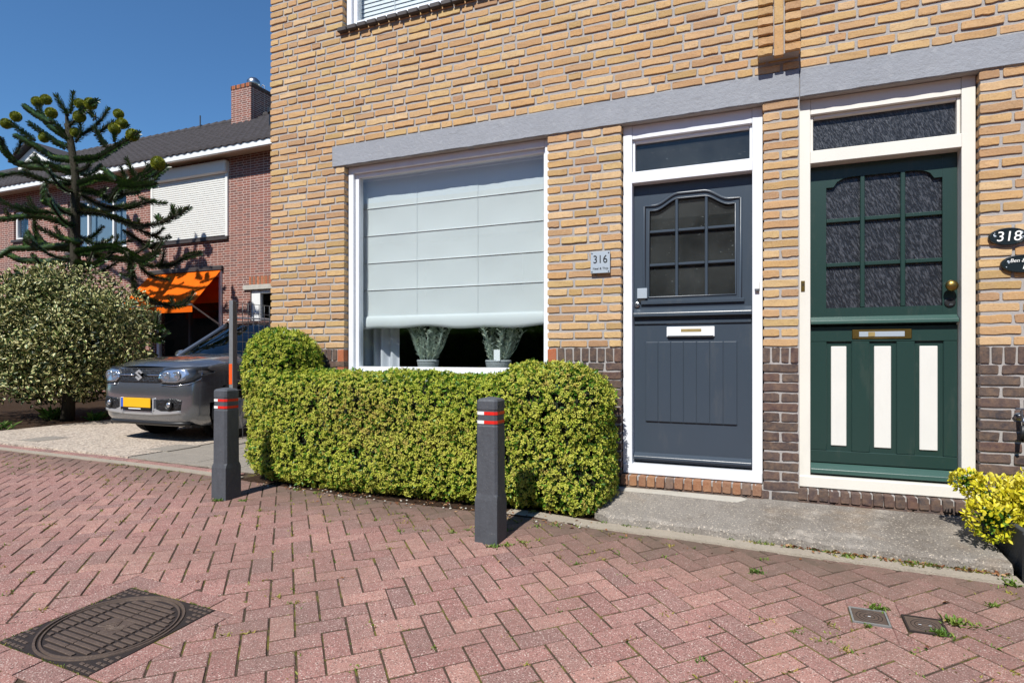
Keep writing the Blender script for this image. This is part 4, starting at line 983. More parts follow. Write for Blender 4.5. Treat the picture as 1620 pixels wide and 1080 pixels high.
keep = rng.random(nf) > np.clip(.10 - .5*np.clip(.38-PF[:, 2], 0, .38)*-1, 0, .5); PF, N = PF[keep], N[keep]; nf = len(PF)
axis = norm(N + .45*runit(nf) + np.array([0, 0, .45])); K = 15
Pk = np.repeat(PF, K, 0); Ax = np.repeat(axis, K, 0); rv = runit(nf*K); Dk = norm(Ax*rng.uniform(.15, 1.0, nf*K)[:, None] + 1.0*(rv-Ax*(rv*Ax).sum(1)[:, None]))
sz = np.repeat(rng.uniform(.7, 1.25, nf), K)
V, Q, uv = leaves(Pk + Dk*(sz*rng.uniform(.003, .013, nf*K))[:, None] + Ax*.003, norm(Dk+.7*runit(nf*K)), Ax, sz*rng.uniform(.007, .011, nf*K), sz*rng.uniform(.006, .009, nf*K), .3, .3)
patch = np.clip(.5+.55*smooth_noise(PF, 4, 9)+rng.normal(0, .2, nf), 0, 1)
tag(np_mesh('flower_heads', V, Q, 'hedge_flower', hd, np.repeat(np.clip(np.repeat(patch, K)+rng.normal(0, .08, nf*K), 0, 1), 2), uv), kind='stuff')
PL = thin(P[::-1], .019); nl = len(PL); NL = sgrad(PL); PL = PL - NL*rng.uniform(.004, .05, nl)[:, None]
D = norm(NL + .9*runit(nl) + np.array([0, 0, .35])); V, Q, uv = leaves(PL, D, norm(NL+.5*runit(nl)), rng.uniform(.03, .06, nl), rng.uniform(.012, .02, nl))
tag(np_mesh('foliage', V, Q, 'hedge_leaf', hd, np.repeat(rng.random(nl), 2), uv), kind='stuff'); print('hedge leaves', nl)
# dark hull added inside to block light: same shape shrunk on a voxel grid
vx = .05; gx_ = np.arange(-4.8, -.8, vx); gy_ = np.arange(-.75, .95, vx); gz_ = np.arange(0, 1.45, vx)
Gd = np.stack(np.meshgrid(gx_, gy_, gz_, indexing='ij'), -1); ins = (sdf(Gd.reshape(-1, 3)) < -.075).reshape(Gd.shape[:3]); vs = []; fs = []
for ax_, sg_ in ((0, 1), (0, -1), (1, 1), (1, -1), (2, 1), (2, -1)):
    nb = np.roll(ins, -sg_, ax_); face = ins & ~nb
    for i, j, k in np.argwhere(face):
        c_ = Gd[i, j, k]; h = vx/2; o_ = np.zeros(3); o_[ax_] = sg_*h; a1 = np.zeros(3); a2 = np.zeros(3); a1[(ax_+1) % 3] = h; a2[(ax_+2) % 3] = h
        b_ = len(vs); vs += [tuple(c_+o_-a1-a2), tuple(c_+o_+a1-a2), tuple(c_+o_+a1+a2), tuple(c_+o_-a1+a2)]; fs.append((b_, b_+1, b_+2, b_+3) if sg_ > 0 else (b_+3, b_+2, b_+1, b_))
MB().add(vs, fs).build('light_block_core', 'hedge_core', hd, fixn=False)
sm = MB()
for k in range(26):
    x, y = random.uniform(-3.8, -1.05), random.uniform(-.5, -.15); sm.tube([(x, y, 0), (x+random.uniform(-.05, .05), y, .3)], [.012, .008], 6)
sm.build('stems', 'bark', hd)

# ------------------------------------------------------------------ bollards
def bollard(cx, cy, label):
    b = thing('bollard', label, 'bollard', (cx, cy, 0), 'street bollards by the hedge')
    def sec(hw, ch, z):
        ch = ch*.62
        return [(cx-hw+ch, cy-hw, z), (cx+hw-ch, cy-hw, z), (cx+hw, cy-hw+ch, z), (cx+hw, cy+hw-ch, z), (cx+hw-ch, cy+hw, z), (cx-hw+ch, cy+hw, z), (cx-hw, cy+hw-ch, z), (cx-hw, cy-hw+ch, z)]
    lev = [(.0745, .004, -.04), (.0735, .004, .235), (.0715, .012, .255), (.0700, .024, .268), (.0685, .025, .672), (.0655, .024, .675), (.0655, .024, .768), (.0685, .025, .771), (.0685, .025, .820), (.060, .026, .832), (.018, .01, .842)]
    vs = []; fs = []
    for l_ in lev: vs += sec(*l_)
    for i in range(len(lev)-1):
        for k in range(8): fs.append((i*8+k, i*8+(k+1) % 8, (i+1)*8+(k+1) % 8, (i+1)*8+k))
    fs += [tuple(range(7, -1, -1)), tuple(range((len(lev)-1)*8, len(lev)*8))]
    MB().add(vs, fs).build('post', 'bollard_plastic', b, bevel=.0025)
    for zb in (.686, .739):
        hw, ch = .0672, .0245; s0 = sec(hw, ch, zb); s1 = sec(hw, ch, zb+.019); i0 = sec(hw-.0025, ch, zb); i1 = sec(hw-.0025, ch, zb+.019)
        for (k, a, c_, mt) in ((0, 0, .36, 'white_reflective'), (0, .36, 1, 'red_reflective'), (1, 0, 1, 'red_reflective'), (2, 0, 1, 'red_reflective'), (7, 0, 1, 'white_reflective'), (6, 0, 1, 'white_reflective'), (4, 0, 1, 'red_reflective')):
            q = lambda s, t: tuple(s[k][m_]+(s[(k+1) % 8][m_]-s[k][m_])*t for m_ in range(3))
            MB().add([q(s0, a), q(s0, c_), q(s1, c_), q(s1, a), q(i0, a), q(i0, c_), q(i1, c_), q(i1, a)], [(0,1,2,3), (7,6,5,4), (0,4,5,1), (1,5,6,2), (2,6,7,3), (3,7,4,0)]).build('reflective_band', mt, b)
    return b
bollard(-1.502, -1.106, 'dark bollard with red and white bands standing in front of the hedge')
bollard(-3.80, -.990, 'dark bollard with red and white bands near the grey car')

# ------------------------------------------------------------------ manhole and small covers
mx0, mx1, my0, my1 = MAN; mcx, mcy = (mx0+mx1)/2, (my0+my1)/2; RM = .268; SC = .268/.251
mh = thing('manhole_cover', 'round cast iron manhole cover in its square frame in the paving', 'manhole cover', (mcx, mcy, 0))
mb = MB(); n = 48; vs = []; fs = []
for k in range(n):
    t = 2*math.pi*k/n; cxx, sxx = math.cos(t), math.sin(t); q = .2785/max(abs(cxx), abs(sxx)); vs += [(mcx+cxx*q, mcy+sxx*q, -.05), (mcx+cxx*q, mcy+sxx*q, -.001), (mcx+cxx*RM, mcy+sxx*RM, -.001), (mcx+cxx*RM, mcy+sxx*RM, -.03)]
for k in range(n):
    for m_ in range(3): fs.append((k*4+m_, ((k+1) % n)*4+m_, ((k+1) % n)*4+m_+1, k*4+m_+1))
mb.add(vs, fs).build('frame', 'cast_iron_dark', mh)
lid = MB().lathe([(.2435, -.03), (.2435, -.0035), (.2, -.0035), (.02, -.0035)], (mcx, mcy, 0), 48).build('lid', 'cast_iron_dark', mh)
for (r0, r1, z) in ((.246, .2575, .004), (.229, .2385, .003)):
    n = 56; vs = []; fs = []
    for k in range(n):
        t = 2*math.pi*k/n; vs += [(mcx+math.cos(t)*r_, mcy+math.sin(t)*r_, zz_) for r_, zz_ in ((r0, -.004), (r0+.002, z), (r1-.002, z), (r1, -.004))]
    for k in range(n):
        for m_ in range(3): fs.append((k*4+m_, ((k+1) % n)*4+m_, ((k+1) % n)*4+m_+1, k*4+m_+1))
    MB().add(vs, fs).build('ring', 'cast_iron', mh)
def bar(x0, x1, y0, y1, par, z0=-.0034, z1=.0025): MB().box(x0, x1, y0, y1, z0, z1).build('tread_bar', 'cast_iron', par, bevel=.0012)
rows = 15; ph = .0285
for r_ in range(rows):
    y0 = mcy+(r_-7)*ph-.0085; y1 = y0+.017; yy = max(abs(y0-mcy), abs(y1-mcy))
    if yy > .215: continue
    lim = math.sqrt(.226**2-yy*yy)-.004
    em_ = abs((y0+y1)/2-mcy) < .055; segs = [(-.225, -.140), (-.128, -.068), (.068, .128), (.140, .225)] if em_ else [(-.225, -.140), (-.128, .128), (.140, .225)]
    for a, c_ in segs:
        a, c_ = max(a, -lim), min(c_, lim)
        if c_-a < .018: continue
        pass
        pass
        nb = max(1, round((c_-a)/.13)); st = (c_-a)/nb
        for q in range(nb): bar(mcx+a+q*st+.001, mcx+a+(q+1)*st-.0035, y0, y1, lid)
for sx_ in (-1, 1):
    for sy_ in (-1, 1):
        for r_ in range(5):
            for q in range(5):
                x_, y_ = mcx+sx_*(.246-q*.026), mcy+sy_*(.248-r_*.026)
                if math.hypot(x_-mcx, y_-mcy) > .278: bar(x_-.010, x_+.010, y_-.006, y_+.006, mh, -.002, .002)
# emblem: flat field with a triangle and strokes
MB().box(mcx-.062, mcx+.062, mcy-.05, mcy+.05, -.0034, -.0008).build('emblem_field', 'cast_iron', lid, bevel=.001)
for pth_ in ([(-.048, -.03), (.0, .038), (.03, -.012), (-.048, -.03)], [(.012, -.03), (.052, .012)], [(.022, -.036), (.057, .002)], [(.0, -.034), (.046, .02)], [(-.012, -.008), (.002, .012)], [(-.02, -.014), (.012, -.004)]):
    MB().tube([(mcx+a, mcy+c_, .0005) for a, c_ in pth_], .0022, 5).build('emblem_line', 'cast_iron', lid)
for (hx, hy) in ((.035, .165), (-.035, -.165)): MB().box(mcx+hx-.022, mcx+hx+.022, mcy+hy-.008, mcy+hy+.008, -.0032, -.0012).build('key_slot', 'black_plastic', lid)
for k, (z, lab) in enumerate(zip(COV, ('small square valve cover with a pale metal rim in the paving', 'small square rusty valve cover overgrown by a weed'))):
    cv = thing('valve_cover', lab, 'valve cover', ((z[0]+z[1])/2, (z[2]+z[3])/2, 0), 'small covers in the paving'); cxx, cyy = (z[0]+z[1])/2, (z[2]+z[3])/2; hw = (z[1]-z[0])/2-.004; hh = (z[3]-z[2])/2-.004
    MB().box(cxx-hw+.008, cxx+hw-.008, cyy-hh+.008, cyy+hh-.008, -.04, .001).build('lid', 'cast_iron', cv, bevel=.001)
    mt = 'galvanised' if k == 0 else 'cast_iron_dark'
    for (a, b, c_, d) in ((-hw, hw, -hh, -hh+.007), (-hw, hw, hh-.007, hh), (-hw, -hw+.007, -hh+.0072, hh-.0072), (hw-.007, hw, -hh+.0072, hh-.0072)): MB().box(cxx+a, cxx+b, cyy+c_, cyy+d, -.04, .0035).build('rim', mt, cv)
    for r_ in (.02, .036, .05): MB().tube([(cxx+r_*math.cos(t), cyy+r_*math.sin(t)*.95, .001) for t in np.linspace(0, 6.283, 28)], .0016, 4, cap=False).build('ring', 'cast_iron_dark', cv)
    for dx in ((0,) if k == 0 else (-.018, .018)): MB().box(cxx+dx-.006, cxx+dx+.006, cyy-.0025, cyy+.0025, .001, .0032).build('key_slot', 'steel', cv, bevel=.001)

for o_ in [mh]:
    for c_ in o_.children:
        for q_ in [c_]+list(c_.children):
            if q_.name.startswith('frame'): continue
            for v in q_.data.vertices: v.co.x = mcx+(v.co.x-mcx)*SC; v.co.y = mcy+(v.co.y-mcy)*SC
for o_ in [ob for ob in C.objects if ob.name.startswith(('manhole_cover', 'valve_cover'))]: drape(o_)
# ------------------------------------------------------------------ planter with golden euonymus at the right edge
pl = thing('planter', 'dark planter edging beside the doorstep at the right edge', 'planter', (1.6, -.4, 0))
MB().box(1.185, 1.215, -.80, -.12, 0, .235).build('side_board', 'planter_dark', pl, bevel=.004); MB().box(1.216, 2.6, -.80, -.77, 0, .235).build('front_board', 'planter_dark', pl, bevel=.004); MB().box(1.157, 1.184, -.84, -.80, 0, .245).build('corner_post', 'planter_dark', pl, bevel=.004)
MB().box(2.57, 2.6, -.769, -.12, 0, .235).build('side_board', 'planter_dark', pl, bevel=.004); MB().box(1.216, 2.569, -.769, -.12, .05, .17).build('earth', 'soil', pl)
eu = thing('golden_shrub', 'bright yellow-green leafy shrub spilling over the planter', 'shrub', (1.5, -.4, .17))
Ps = []; Ns = []; sm = MB()
def clump(c, r_, n):
    v = runit(n); v[:, 2] = v[:, 2]*1.0; return c + v*np.array(r_)*rng.uniform(.75, 1.0, n)[:, None], v
for (c_, r_, n) in (((1.44, -.42, .30), (.28, .26, .20), 1400), ((1.22, -.40, .33), (.18, .14, .11), 480), ((1.07, -.32, .39), (.08, .06, .06), 150), ((1.13, -.52, .24), (.12, .12, .12), 330), ((1.75, -.4, .35), (.34, .28, .24), 1500), ((2.15, -.4, .33), (.3, .26, .22), 900)):
    p_, v_ = clump(np.array(c_), r_, int(n*1.5)); Ps.append(p_); Ns.append(v_)
for (c_) in ((1.06, -.32, .41), (1.1, -.3, .37), (1.1, -.5, .27), (1.3, -.5, .4), (1.5, -.4, .45), (1.8, -.4, .45), (2.1, -.4, .4)): sm.tube([(1.5 if c_[0] < 1.7 else 2.0, -.4, .15), ((1.5+c_[0])/2, (c_[1]-.4)/2, c_[2]*.75), c_], [.012, .008, .003], 6)
sm.build('stems', 'bark', eu); Ps = np.concatenate(Ps); Ns = np.concatenate(Ns); ok = (Ps[:, 1] < -.02) & (Ps[:, 2] > .07); Ps, Ns = Ps[ok], Ns[ok]; n = len(Ps)
V, Q, uv = leaves(Ps, norm(Ns+.8*runit(n)+np.array([0, 0, .5])), norm(Ns+.6*runit(n)), rng.uniform(.020, .036, n), rng.uniform(.014, .021, n))
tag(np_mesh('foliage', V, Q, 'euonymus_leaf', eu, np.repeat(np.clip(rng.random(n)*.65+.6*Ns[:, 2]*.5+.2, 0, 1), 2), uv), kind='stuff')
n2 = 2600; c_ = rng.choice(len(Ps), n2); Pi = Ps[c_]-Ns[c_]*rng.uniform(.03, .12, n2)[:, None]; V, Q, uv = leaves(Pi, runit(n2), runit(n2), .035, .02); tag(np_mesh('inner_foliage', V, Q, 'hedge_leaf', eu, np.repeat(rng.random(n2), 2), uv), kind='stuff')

# ------------------------------------------------------------------ weeds in the joints, litter
Ps = []; Ds = []; Ls = []; Rs = []
def tuft(x, y, z, n, L, col):
    for _ in range(n):
        a = random.uniform(0, 6.28); t = random.uniform(.15, 1.3); xx_, yy_ = x+random.gauss(0, L*.7), y+random.gauss(0, L*.5); Ps.append((xx_, yy_, z+gz(xx_, yy_))); Ds.append((math.cos(a)*t, math.sin(a)*t, 1)); Ls.append(L*random.uniform(.5, 1.2)); Rs.append(min(1, max(0, col+random.gauss(0, .15))))
cnt = 0
while cnt < 1900:
    u = random.randint(-75, 75); v = random.randint(-75, 75); du = random.random()
    x, y = L2W(u, v+du) if random.random() < .5 else L2W(u+du, v)
    if not (-9 < x < 2.5 and -4.2 < y < kerb_y(x)-.01): continue
    d = kerb_y(x)-y
    dens = .22 + .75*max(0, 1-d/.9) + (.25 if x > 0 else 0)
    if random.random() > dens: continue
    if RING[0]+.1 < x < RING[1]-.1 and RING[2]+.1 < y < RING[3]-.1: continue
    nb = math.sin(x*3.1+y*2.2)+math.sin(x*1.3-y*4.1)
    if nb < -.35: continue
    tuft(x, y, -.008, random.randint(5, 16), random.choice((.010, .012, .015, .019, .024)), random.uniform(.25, .95)); cnt += 1
for k in range(150):                                   # along the manhole frame
    t = random.random(); s_ = random.choice((0, 1, 2, 2)); x, y = ((mx0-.003, my0+t*.52), (mx0+t*.52, my0-.003), (mx0+t*.52, my1+.004))[s_]
    tuft(x, y, -.006, 10, .010, random.uniform(.2, .9))
for k in range(60):
    x = random.choice((random.uniform(-1.5, 1.15), random.uniform(.1, 1.1))); tuft(x, kerb_y(x)+.115+random.uniform(-.01, .004), .004, random.randint(8, 26), random.uniform(.012, .028), random.uniform(.15, .9))
for (px, py, n, L) in ((1345, 884, 60, .045), (1443, 895, 55, .05), (1480, 897, 50, .045), (1330, 882, 40, .03), (1600, 925, 50, .04), (1195, 905, 45, .03), (1085, 845, 34, .03), (1210, 885, 30, .022), (1490, 1003, 70, .032), (1510, 985, 55, .04), (1388, 962, 60, .03), (1572, 958, 45, .025), (1372, 990, 30, .018), (985, 850, 30, .02), (780, 865, 35, .03), (802, 862, 40, .03), (830, 858, 30, .025), (715, 842, 40, .025), (755, 848, 30, .03), (345, 792, 40, .035), (385, 792, 25, .03), (740, 838, 30, .02), (470, 775, 50, .03), (500, 780, 40, .025), (540, 790, 30, .02), (1015, 850, 12, .015), (1260, 1000, 20, .02), (1110, 1045, 24, .022)):
    x, y, _ = Gz(px, py); tuft(x, y, -.004, n, L*.85, random.uniform(.1, .6))
n = len(Ps); V, Q, uv = leaves(np.array(Ps), np.array(Ds), np.tile([0, 0, 1.0], (n, 1))+.4*runit(n), np.array(Ls), np.array(Ls)*.30, .2, .35)
tag(np_mesh('weeds', V, Q, 'weed_leaf', None, np.repeat(np.array(Rs), 2), uv), 'small green weeds and moss growing in the paving joints', 'weeds', kind='stuff')
Ps = []; 
for k in range(420):
    z_ = .006
    if k < 210: x = random.uniform(-3.9, -1.0); y = kerb_y(x)+random.uniform(-.10, .10)
    elif k < 330: x = random.uniform(.1, 1.15); y = kerb_y(x)+.11-abs(random.gauss(0, .02)); z_ = .016
    else: x = random.uniform(-9.5, 1.2); y = kerb_y(x)-random.expovariate(1.2)
    Ps.append((x, y, z_+random.uniform(0, .006)+gz(x, y)))
n = len(Ps); D = runit(n); D[:, 2] *= .25; V, Q, uv = leaves(np.array(Ps), D, np.tile([0, 0, 1.0], (n, 1))+.5*runit(n), rng.uniform(.012, .032, n), rng.uniform(.008, .016, n), .3, .1)
tag(np_mesh('leaf_litter', V, Q, 'dry_leaf', None, np.repeat(rng.random(n), 2), uv), 'dry brown leaf litter along the kerb and hedge foot', 'leaf litter', kind='stuff')
mb = MB()
for k in range(60):
    x = random.uniform(-3.9, -1.0); y = kerb_y(x)+random.gauss(0, .05); s_ = random.uniform(.004, .011)
    mb.lathe([(s_*.6, -s_*.3), (s_, s_*.2), (s_*.5, s_*.8)], (x, y, .004), 6)
tag(mb.build('pebbles', 'patch_concrete'), 'small pale pebbles scattered along the hedge foot', 'pebbles', kind='stuff')
# ------------------------------------------------------------------ wire mesh fence beside the house
fx = -5.76; fy0, fy1 = .845, 3.2
fe = thing('wire_fence', 'galvanised wire mesh fence with grey post between car and hedge', 'fence', (fx, fy0, .02))
MB().box(fx-.03, fx+.03, fy0-.03, fy0+.03, .02, 1.735).build('post', 'galvanised', fe, bevel=.004)
MB().box(fx-.024, fx+.024, fy0-.0335, fy0-.0305, .745, .985).build('reflector', 'orange_reflective', fe); MB().box(fx-.03, fx+.03, fy1+.02, fy1+.08, .02, 1.735).build('post', 'galvanised', fe, bevel=.004)
mb = MB(); y = fy0+.06
while y < fy1: mb.tube([(fx, y, .08), (fx, y, 1.715)], .0045, 6); y += .085
z = .10
while z < 1.72: mb.tube([(fx+.009, fy0+.03, z), (fx+.009, fy1+.02, z)], .004, 6); z += .115
mb.build('wire_mesh', 'galvanised', fe)

# ------------------------------------------------------------------ car
CXc, CYf, CZ0 = -7.01, .56, .03
car = thing('parked_car', 'grey compact car parked nose out on the gravel driveway', 'car', (CXc, CYf+1.85, CZ0))
Lc = 3.70
def yfront(z):    # front profile by height
    return float(np.interp(z, [.20, .27, .36, .48, .62, .70, .80, .90, .96, 1.05], [.10, .03, .005, .0, .0, .012, .03, .06, .16, .42]))
def hwid(z): return float(np.interp(z, [.20, .27, .40, .60, .75, .90, 1.0, 1.05], [.73, .785, .81, .815, .815, .805, .78, .755]))
def ztop(y): return float(np.interp(y, [0, .12, .5, 1.0, 1.6, 3.2, 3.7], [.90, .905, .955, 1.0, 1.03, 1.06, 1.05]))
def ring(z, zref=None, n=44):
    """half plan outline at height z: front centre round the corner and back along the side to the tail."""
    hw, yf = hwid(z), yfront(z); out = []
    for t in np.linspace(0, math.pi/2, 24):
        e_ = 2/5.0; x = hw*math.sin(t)**e_; y = yf+.34*(1-math.cos(t)**(2/2.6)); out.append((x, y))
    for y in np.linspace(yf+.34, Lc-.25, 18)[1:]: out.append((hw, y))
    for t in np.linspace(0, math.pi/2, 8)[1:]: out.append((hw*math.cos(t)**.5, Lc-.25+.25*math.sin(t)))
    return out
def ring_at(x, z):   # y of the nose at lateral x
    hw, yf = hwid(z), yfront(z); s_ = min(1, abs(x)/hw)**(5.0/2); t = math.asin(min(1, s_)); return yf+.34*(1-math.cos(t)**(2/2.6))
def W3(x, y, z): return (CXc+x, CYf+y, CZ0+z)
levels = [.20, .24, .30, .38, .48, .56, .62, .68, .74, .80, .86, .91, .95, .985, 1.01]
def body_pt(i, lv):
    x, y = RINGS[lv][i]; return x, y
RINGS = [ring(z) for z in levels]; nr = len(RINGS[0]); vs = []; fs = []
for lv, z in enumerate(levels):
    for i in range(nr):
        x, y = RINGS[lv][i]; zz_ = min(z, ztop(y)-.004*(lv == len(levels)-1)); vs.append(W3(x, y, zz_))
for lv in range(len(levels)-1):
    for i in range(nr-1): fs.append((lv*nr+i, lv*nr+i+1, (lv+1)*nr+i+1, (lv+1)*nr+i))
vm = [(2*CXc-x, y, z) for x, y, z in vs]; b0 = len(vs); fm = [tuple(i+b0 for i in f[::-1]) for f in fs]
# bonnet / shoulder cap
mbd = MB().add(vs+vm, fs+fm); body = mbd.build('body', 'car_paint', car, smooth=True, fixn=False)
bmm = bmesh.new(); bmm.from_mesh(body.data); bmesh.ops.remove_doubles(bmm, verts=bmm.verts, dist=.0015); bmesh.ops.recalc_face_normals(bmm, faces=bmm.faces); bmm.to_mesh(body.data); bmm.free()
WY = [.76, 3.12]
for wy in WY:                                          # wheel arches cut with a cylinder
    cm = MB().lathe([(.365, -.30), (.365, .30)], (0, 0, 0), 36, 'x')
    for s_ in (-1, 1):
        cme = bpy.data.meshes.new('cut'); cme.from_pydata([(CXc+s_*.80+p[0], CYf+wy+p[1], CZ0+.325+p[2]) for p in cm.v], [], cm.f); co = bpy.data.objects.new('cut', cme); C.objects.link(co)
        bmt = bmesh.new(); bmt.from_mesh(cme); bmesh.ops.recalc_face_normals(bmt, faces=bmt.faces); bmt.to_mesh(cme); bmt.free()
        bmt = bmesh.new(); bmt.from_mesh(body.data)
        # drop body faces whose centre lies inside the arch
        dele = [f for f in bmt.faces if ((f.calc_center_median().y-CYf-wy)**2+(f.calc_center_median().z-CZ0-.325)**2) < .36**2 and abs(f.calc_center_median().x-CXc-s_*.81) < .14]
        bmesh.ops.delete(bmt, geom=dele, context='FACES'); bmt.to_mesh(body.data); bmt.free(); bpy.data.objects.remove(co)
        mb = MB(); prof = [(CXc+s_*.816, .395), (CXc+s_*.832, .375), (CXc+s_*.832, .345), (CXc+s_*.77, .335), (CXc+s_*.58, .335)]
        va = []; fa = []; na = 26
        for k in range(na):
            t = rad(-8)+rad(196)*k/(na-1)
            for (x, r_) in prof: va.append((x, CYf+wy+r_*math.cos(t), CZ0+.325+r_*math.sin(t)))
        for k in range(na-1):
            for q in range(len(prof)-1): fa.append((k*5+q, (k+1)*5+q, (k+1)*5+q+1, k*5+q+1))
        mb.add(va, fa).build('wheel_arch', 'car_black', car, smooth=True, fixn=True)
        whl = MB().lathe([(.0, -.09), (.26, -.09), (.30, -.08), (.312, -.05), (.312, .05), (.30, .08), (.26, .09), (.0, .09)], W3(s_*.715, wy, .312), 32, 'x').build('wheel', 'tyre_rubber', car, smooth=False)
        MB().lathe([(.205, 0), (.20, .012*s_), (.17, .004*s_), (.05, .012*s_), (.02, .02*s_)], W3(s_*.8055, wy, .312), 28, 'x').build('rim', 'car_silver', whl)
        for q in range(5):
            t = q*6.283/5; MB().box(-.02, .02, -.006, .006, .03, .195); sp_ = [(W3(s_*.82, wy+math.cos(t)*r_, .312+math.sin(t)*r_)) for r_ in (.03, .19)]; MB().tube(sp_, [.022, .016], 6).build('spoke', 'car_silver', whl)
        MB().lathe([(.36, -.0), (.36, .02)], W3(s_*.56, wy, .325), 24, 'x').build('arch_liner', 'car_black', car)
MB().prism_xy([(CXc-.72, CYf+.16), (CXc+.72, CYf+.16), (CXc+.72, CYf+3.5), (CXc-.72, CYf+3.5)], CZ0+.19, CZ0+.22).build('underbody', 'car_black', car)
# bonnet
ys = np.linspace(.055, 1.06, 14); xsn = np.linspace(-1, 1, 17); vs = []; fs = []
for y in ys:
    z0 = float(np.interp(y, [.055, .10, .22, .6, 1.06], [.895, .935, .965, 1.01, 1.045])); hw = float(np.interp(y, [.055, .2, .5, 1.06], [.66, .735, .785, .765]))
    for t in xsn:
        x = t*hw; yy = y+.16*abs(t)**2.6*(1-min(1, (y-.055)/.5)); crease = .012*max(0, 1-abs(abs(t)-.72)/.12); vs.append(W3(x, yy, z0+.03*(1-t*t)-.055*abs(t)**6+crease))
for i in range(13):
    for j in range(16): fs.append((i*17+j, i*17+j+1, (i+1)*17+j+1, (i+1)*17+j))
MB().add(vs, fs).build('bonnet', 'car_paint', car, smooth=True, fixn=False)
# shoulder deck closing the body behind the bonnet
MB().prism_xy([(CXc-.76, CYf+.50), (CXc+.76, CYf+.50), (CXc+.76, CYf+3.5), (CXc-.76, CYf+3.5)], CZ0+.93, CZ0+.955).build('deck', 'car_black', car)
# glasshouse: windscreen, side and rear glass, roof
def gh(z):  # half width, front y, rear y
    return (float(np.interp(z, [.96, 1.03, 1.5, 1.56], [.755, .75, .60, .575])), float(np.interp(z, [.96, 1.04, 1.53, 1.56], [.92, .99, 1.72, 1.78])), float(np.interp(z, [.96, 1.5, 1.56], [3.62, 3.38, 3.32])))
zl = [.96, 1.04, 1.2, 1.36, 1.53]
vs = []; fs = []
for z in zl:
    hw, f_, r_ = gh(z)
    for t in np.linspace(-1, 1, 13): vs.append(W3(t*hw*.93, f_+.10*t*t, z))
for i in range(4):
    for j in range(12): fs.append((i*13+j, i*13+j+1, (i+1)*13+j+1, (i+1)*13+j))
MB().add(vs, fs).build('windscreen', 'car_glass', car, smooth=True, fixn=False)
for s_ in (-1, 1):
    va = []
    for z in zl:
        hw, f_, r_ = gh(z); va += [W3(s_*hw*.995, f_+.16, z), W3(s_*hw*1.0, (f_+r_)/2, z), W3(s_*hw*.995, r_-.12, z)]
    fa = [(i*3+j, i*3+j+1, (i+1)*3+j+1, (i+1)*3+j) for i in range(4) for j in range(2)]
    MB().add(va, fa).build('side_window', 'car_glass', car, smooth=True, fixn=False)
    ap = [W3(s_*gh(z)[0]*.965, gh(z)[1]+.125, z) for z in zl]; MB().tube(ap, [.045, .04, .036, .034, .036], 8).build('windscreen_pillar', 'car_paint', car, smooth=True)
    MB().tube([W3(s_*gh(z)[0]*.985, 2.45-.05*(z-1), z) for z in zl], .042, 6).build('door_pillar', 'car_black', car, smooth=True)
    MB().tube([W3(s_*gh(z)[0]*.97, gh(z)[2]-.1, z) for z in zl], .06, 8).build('rear_pillar', 'car_paint', car, smooth=True)
    MB().tube([W3(s_*.53, 1.80, 1.585), W3(s_*.545, 1.92, 1.635), W3(s_*.55, 2.6, 1.65), W3(s_*.54, 3.1, 1.63), W3(s_*.53, 3.2, 1.59)], [.008, .014, .014, .014, .008], 8).build('roof_rail', 'car_silver', car, smooth=True)
    mr = MB().lathe([(.03, 0), (.085, -.015), (.10, -.05), (.085, -.085), (.02, -.10)], W3(s_*.90, 1.35, 1.06), 16, 'y'); mr.v = [(CXc+s_*.90+(x-CXc-s_*.90)*1.05, y, CZ0+1.06+(z-CZ0-1.06)*.75) for x, y, z in mr.v]; mo_ = mr.build('mirror', 'car_paint', car, smooth=True)
    MB().tube([W3(s_*.74, 1.35, 1.03), W3(s_*.86, 1.31, 1.05)], .02, 6).build('mirror_arm', 'car_black', mo_)
ysr = np.linspace(0, 1, 9); vs = []; fs = []
for u in ysr:
    for t in np.linspace(-1, 1, 11):
        y = 1.70+u*1.70; ze = 1.545+.05*math.sin(min(1, u*1.6+.25)*math.pi/2)*(1-.75*abs(t)**3); vs.append(W3(t*.605, y+.10*t*t*(1-u*2), ze-.03*u*u))
for i in range(8):
    for j in range(10): fs.append((i*11+j, i*11+j+1, (i+1)*11+j+1, (i+1)*11+j))
MB().add(vs, fs).build('roof', 'car_paint', car, smooth=True, fixn=False)
vs = [W3(t*gh(z)[0]*.93, gh(z)[2], z) for z in zl for t in (-1, 0, 1)]; MB().add(vs, [(i*3+j, i*3+j+1, (i+1)*3+j+1, (i+1)*3+j) for i in range(4) for j in range(2)]).build('rear_window', 'car_glass', car, fixn=False)
for s_ in (-1, 1): MB().box(CXc+s_*.34-.2, CXc+s_*.34+.2, CYf+1.9, CYf+2.0, CZ0+.75, CZ0+1.35).build('front_seat', 'car_black', car, bevel=.04, seg=2)
for (xa, xb) in ((-.45, .05), (.1, .58)): MB().tube([W3(xa, .985, 1.052), W3((xa+xb)/2, 1.01, 1.075), W3(xb, 1.03, 1.062)], .007, 6).build('wiper', 'car_black', car)
MB().box(CXc-.70, CXc+.70, CYf+.95, CYf+1.03, CZ0+1.028, CZ0+1.043).build('cowl', 'car_black', car)
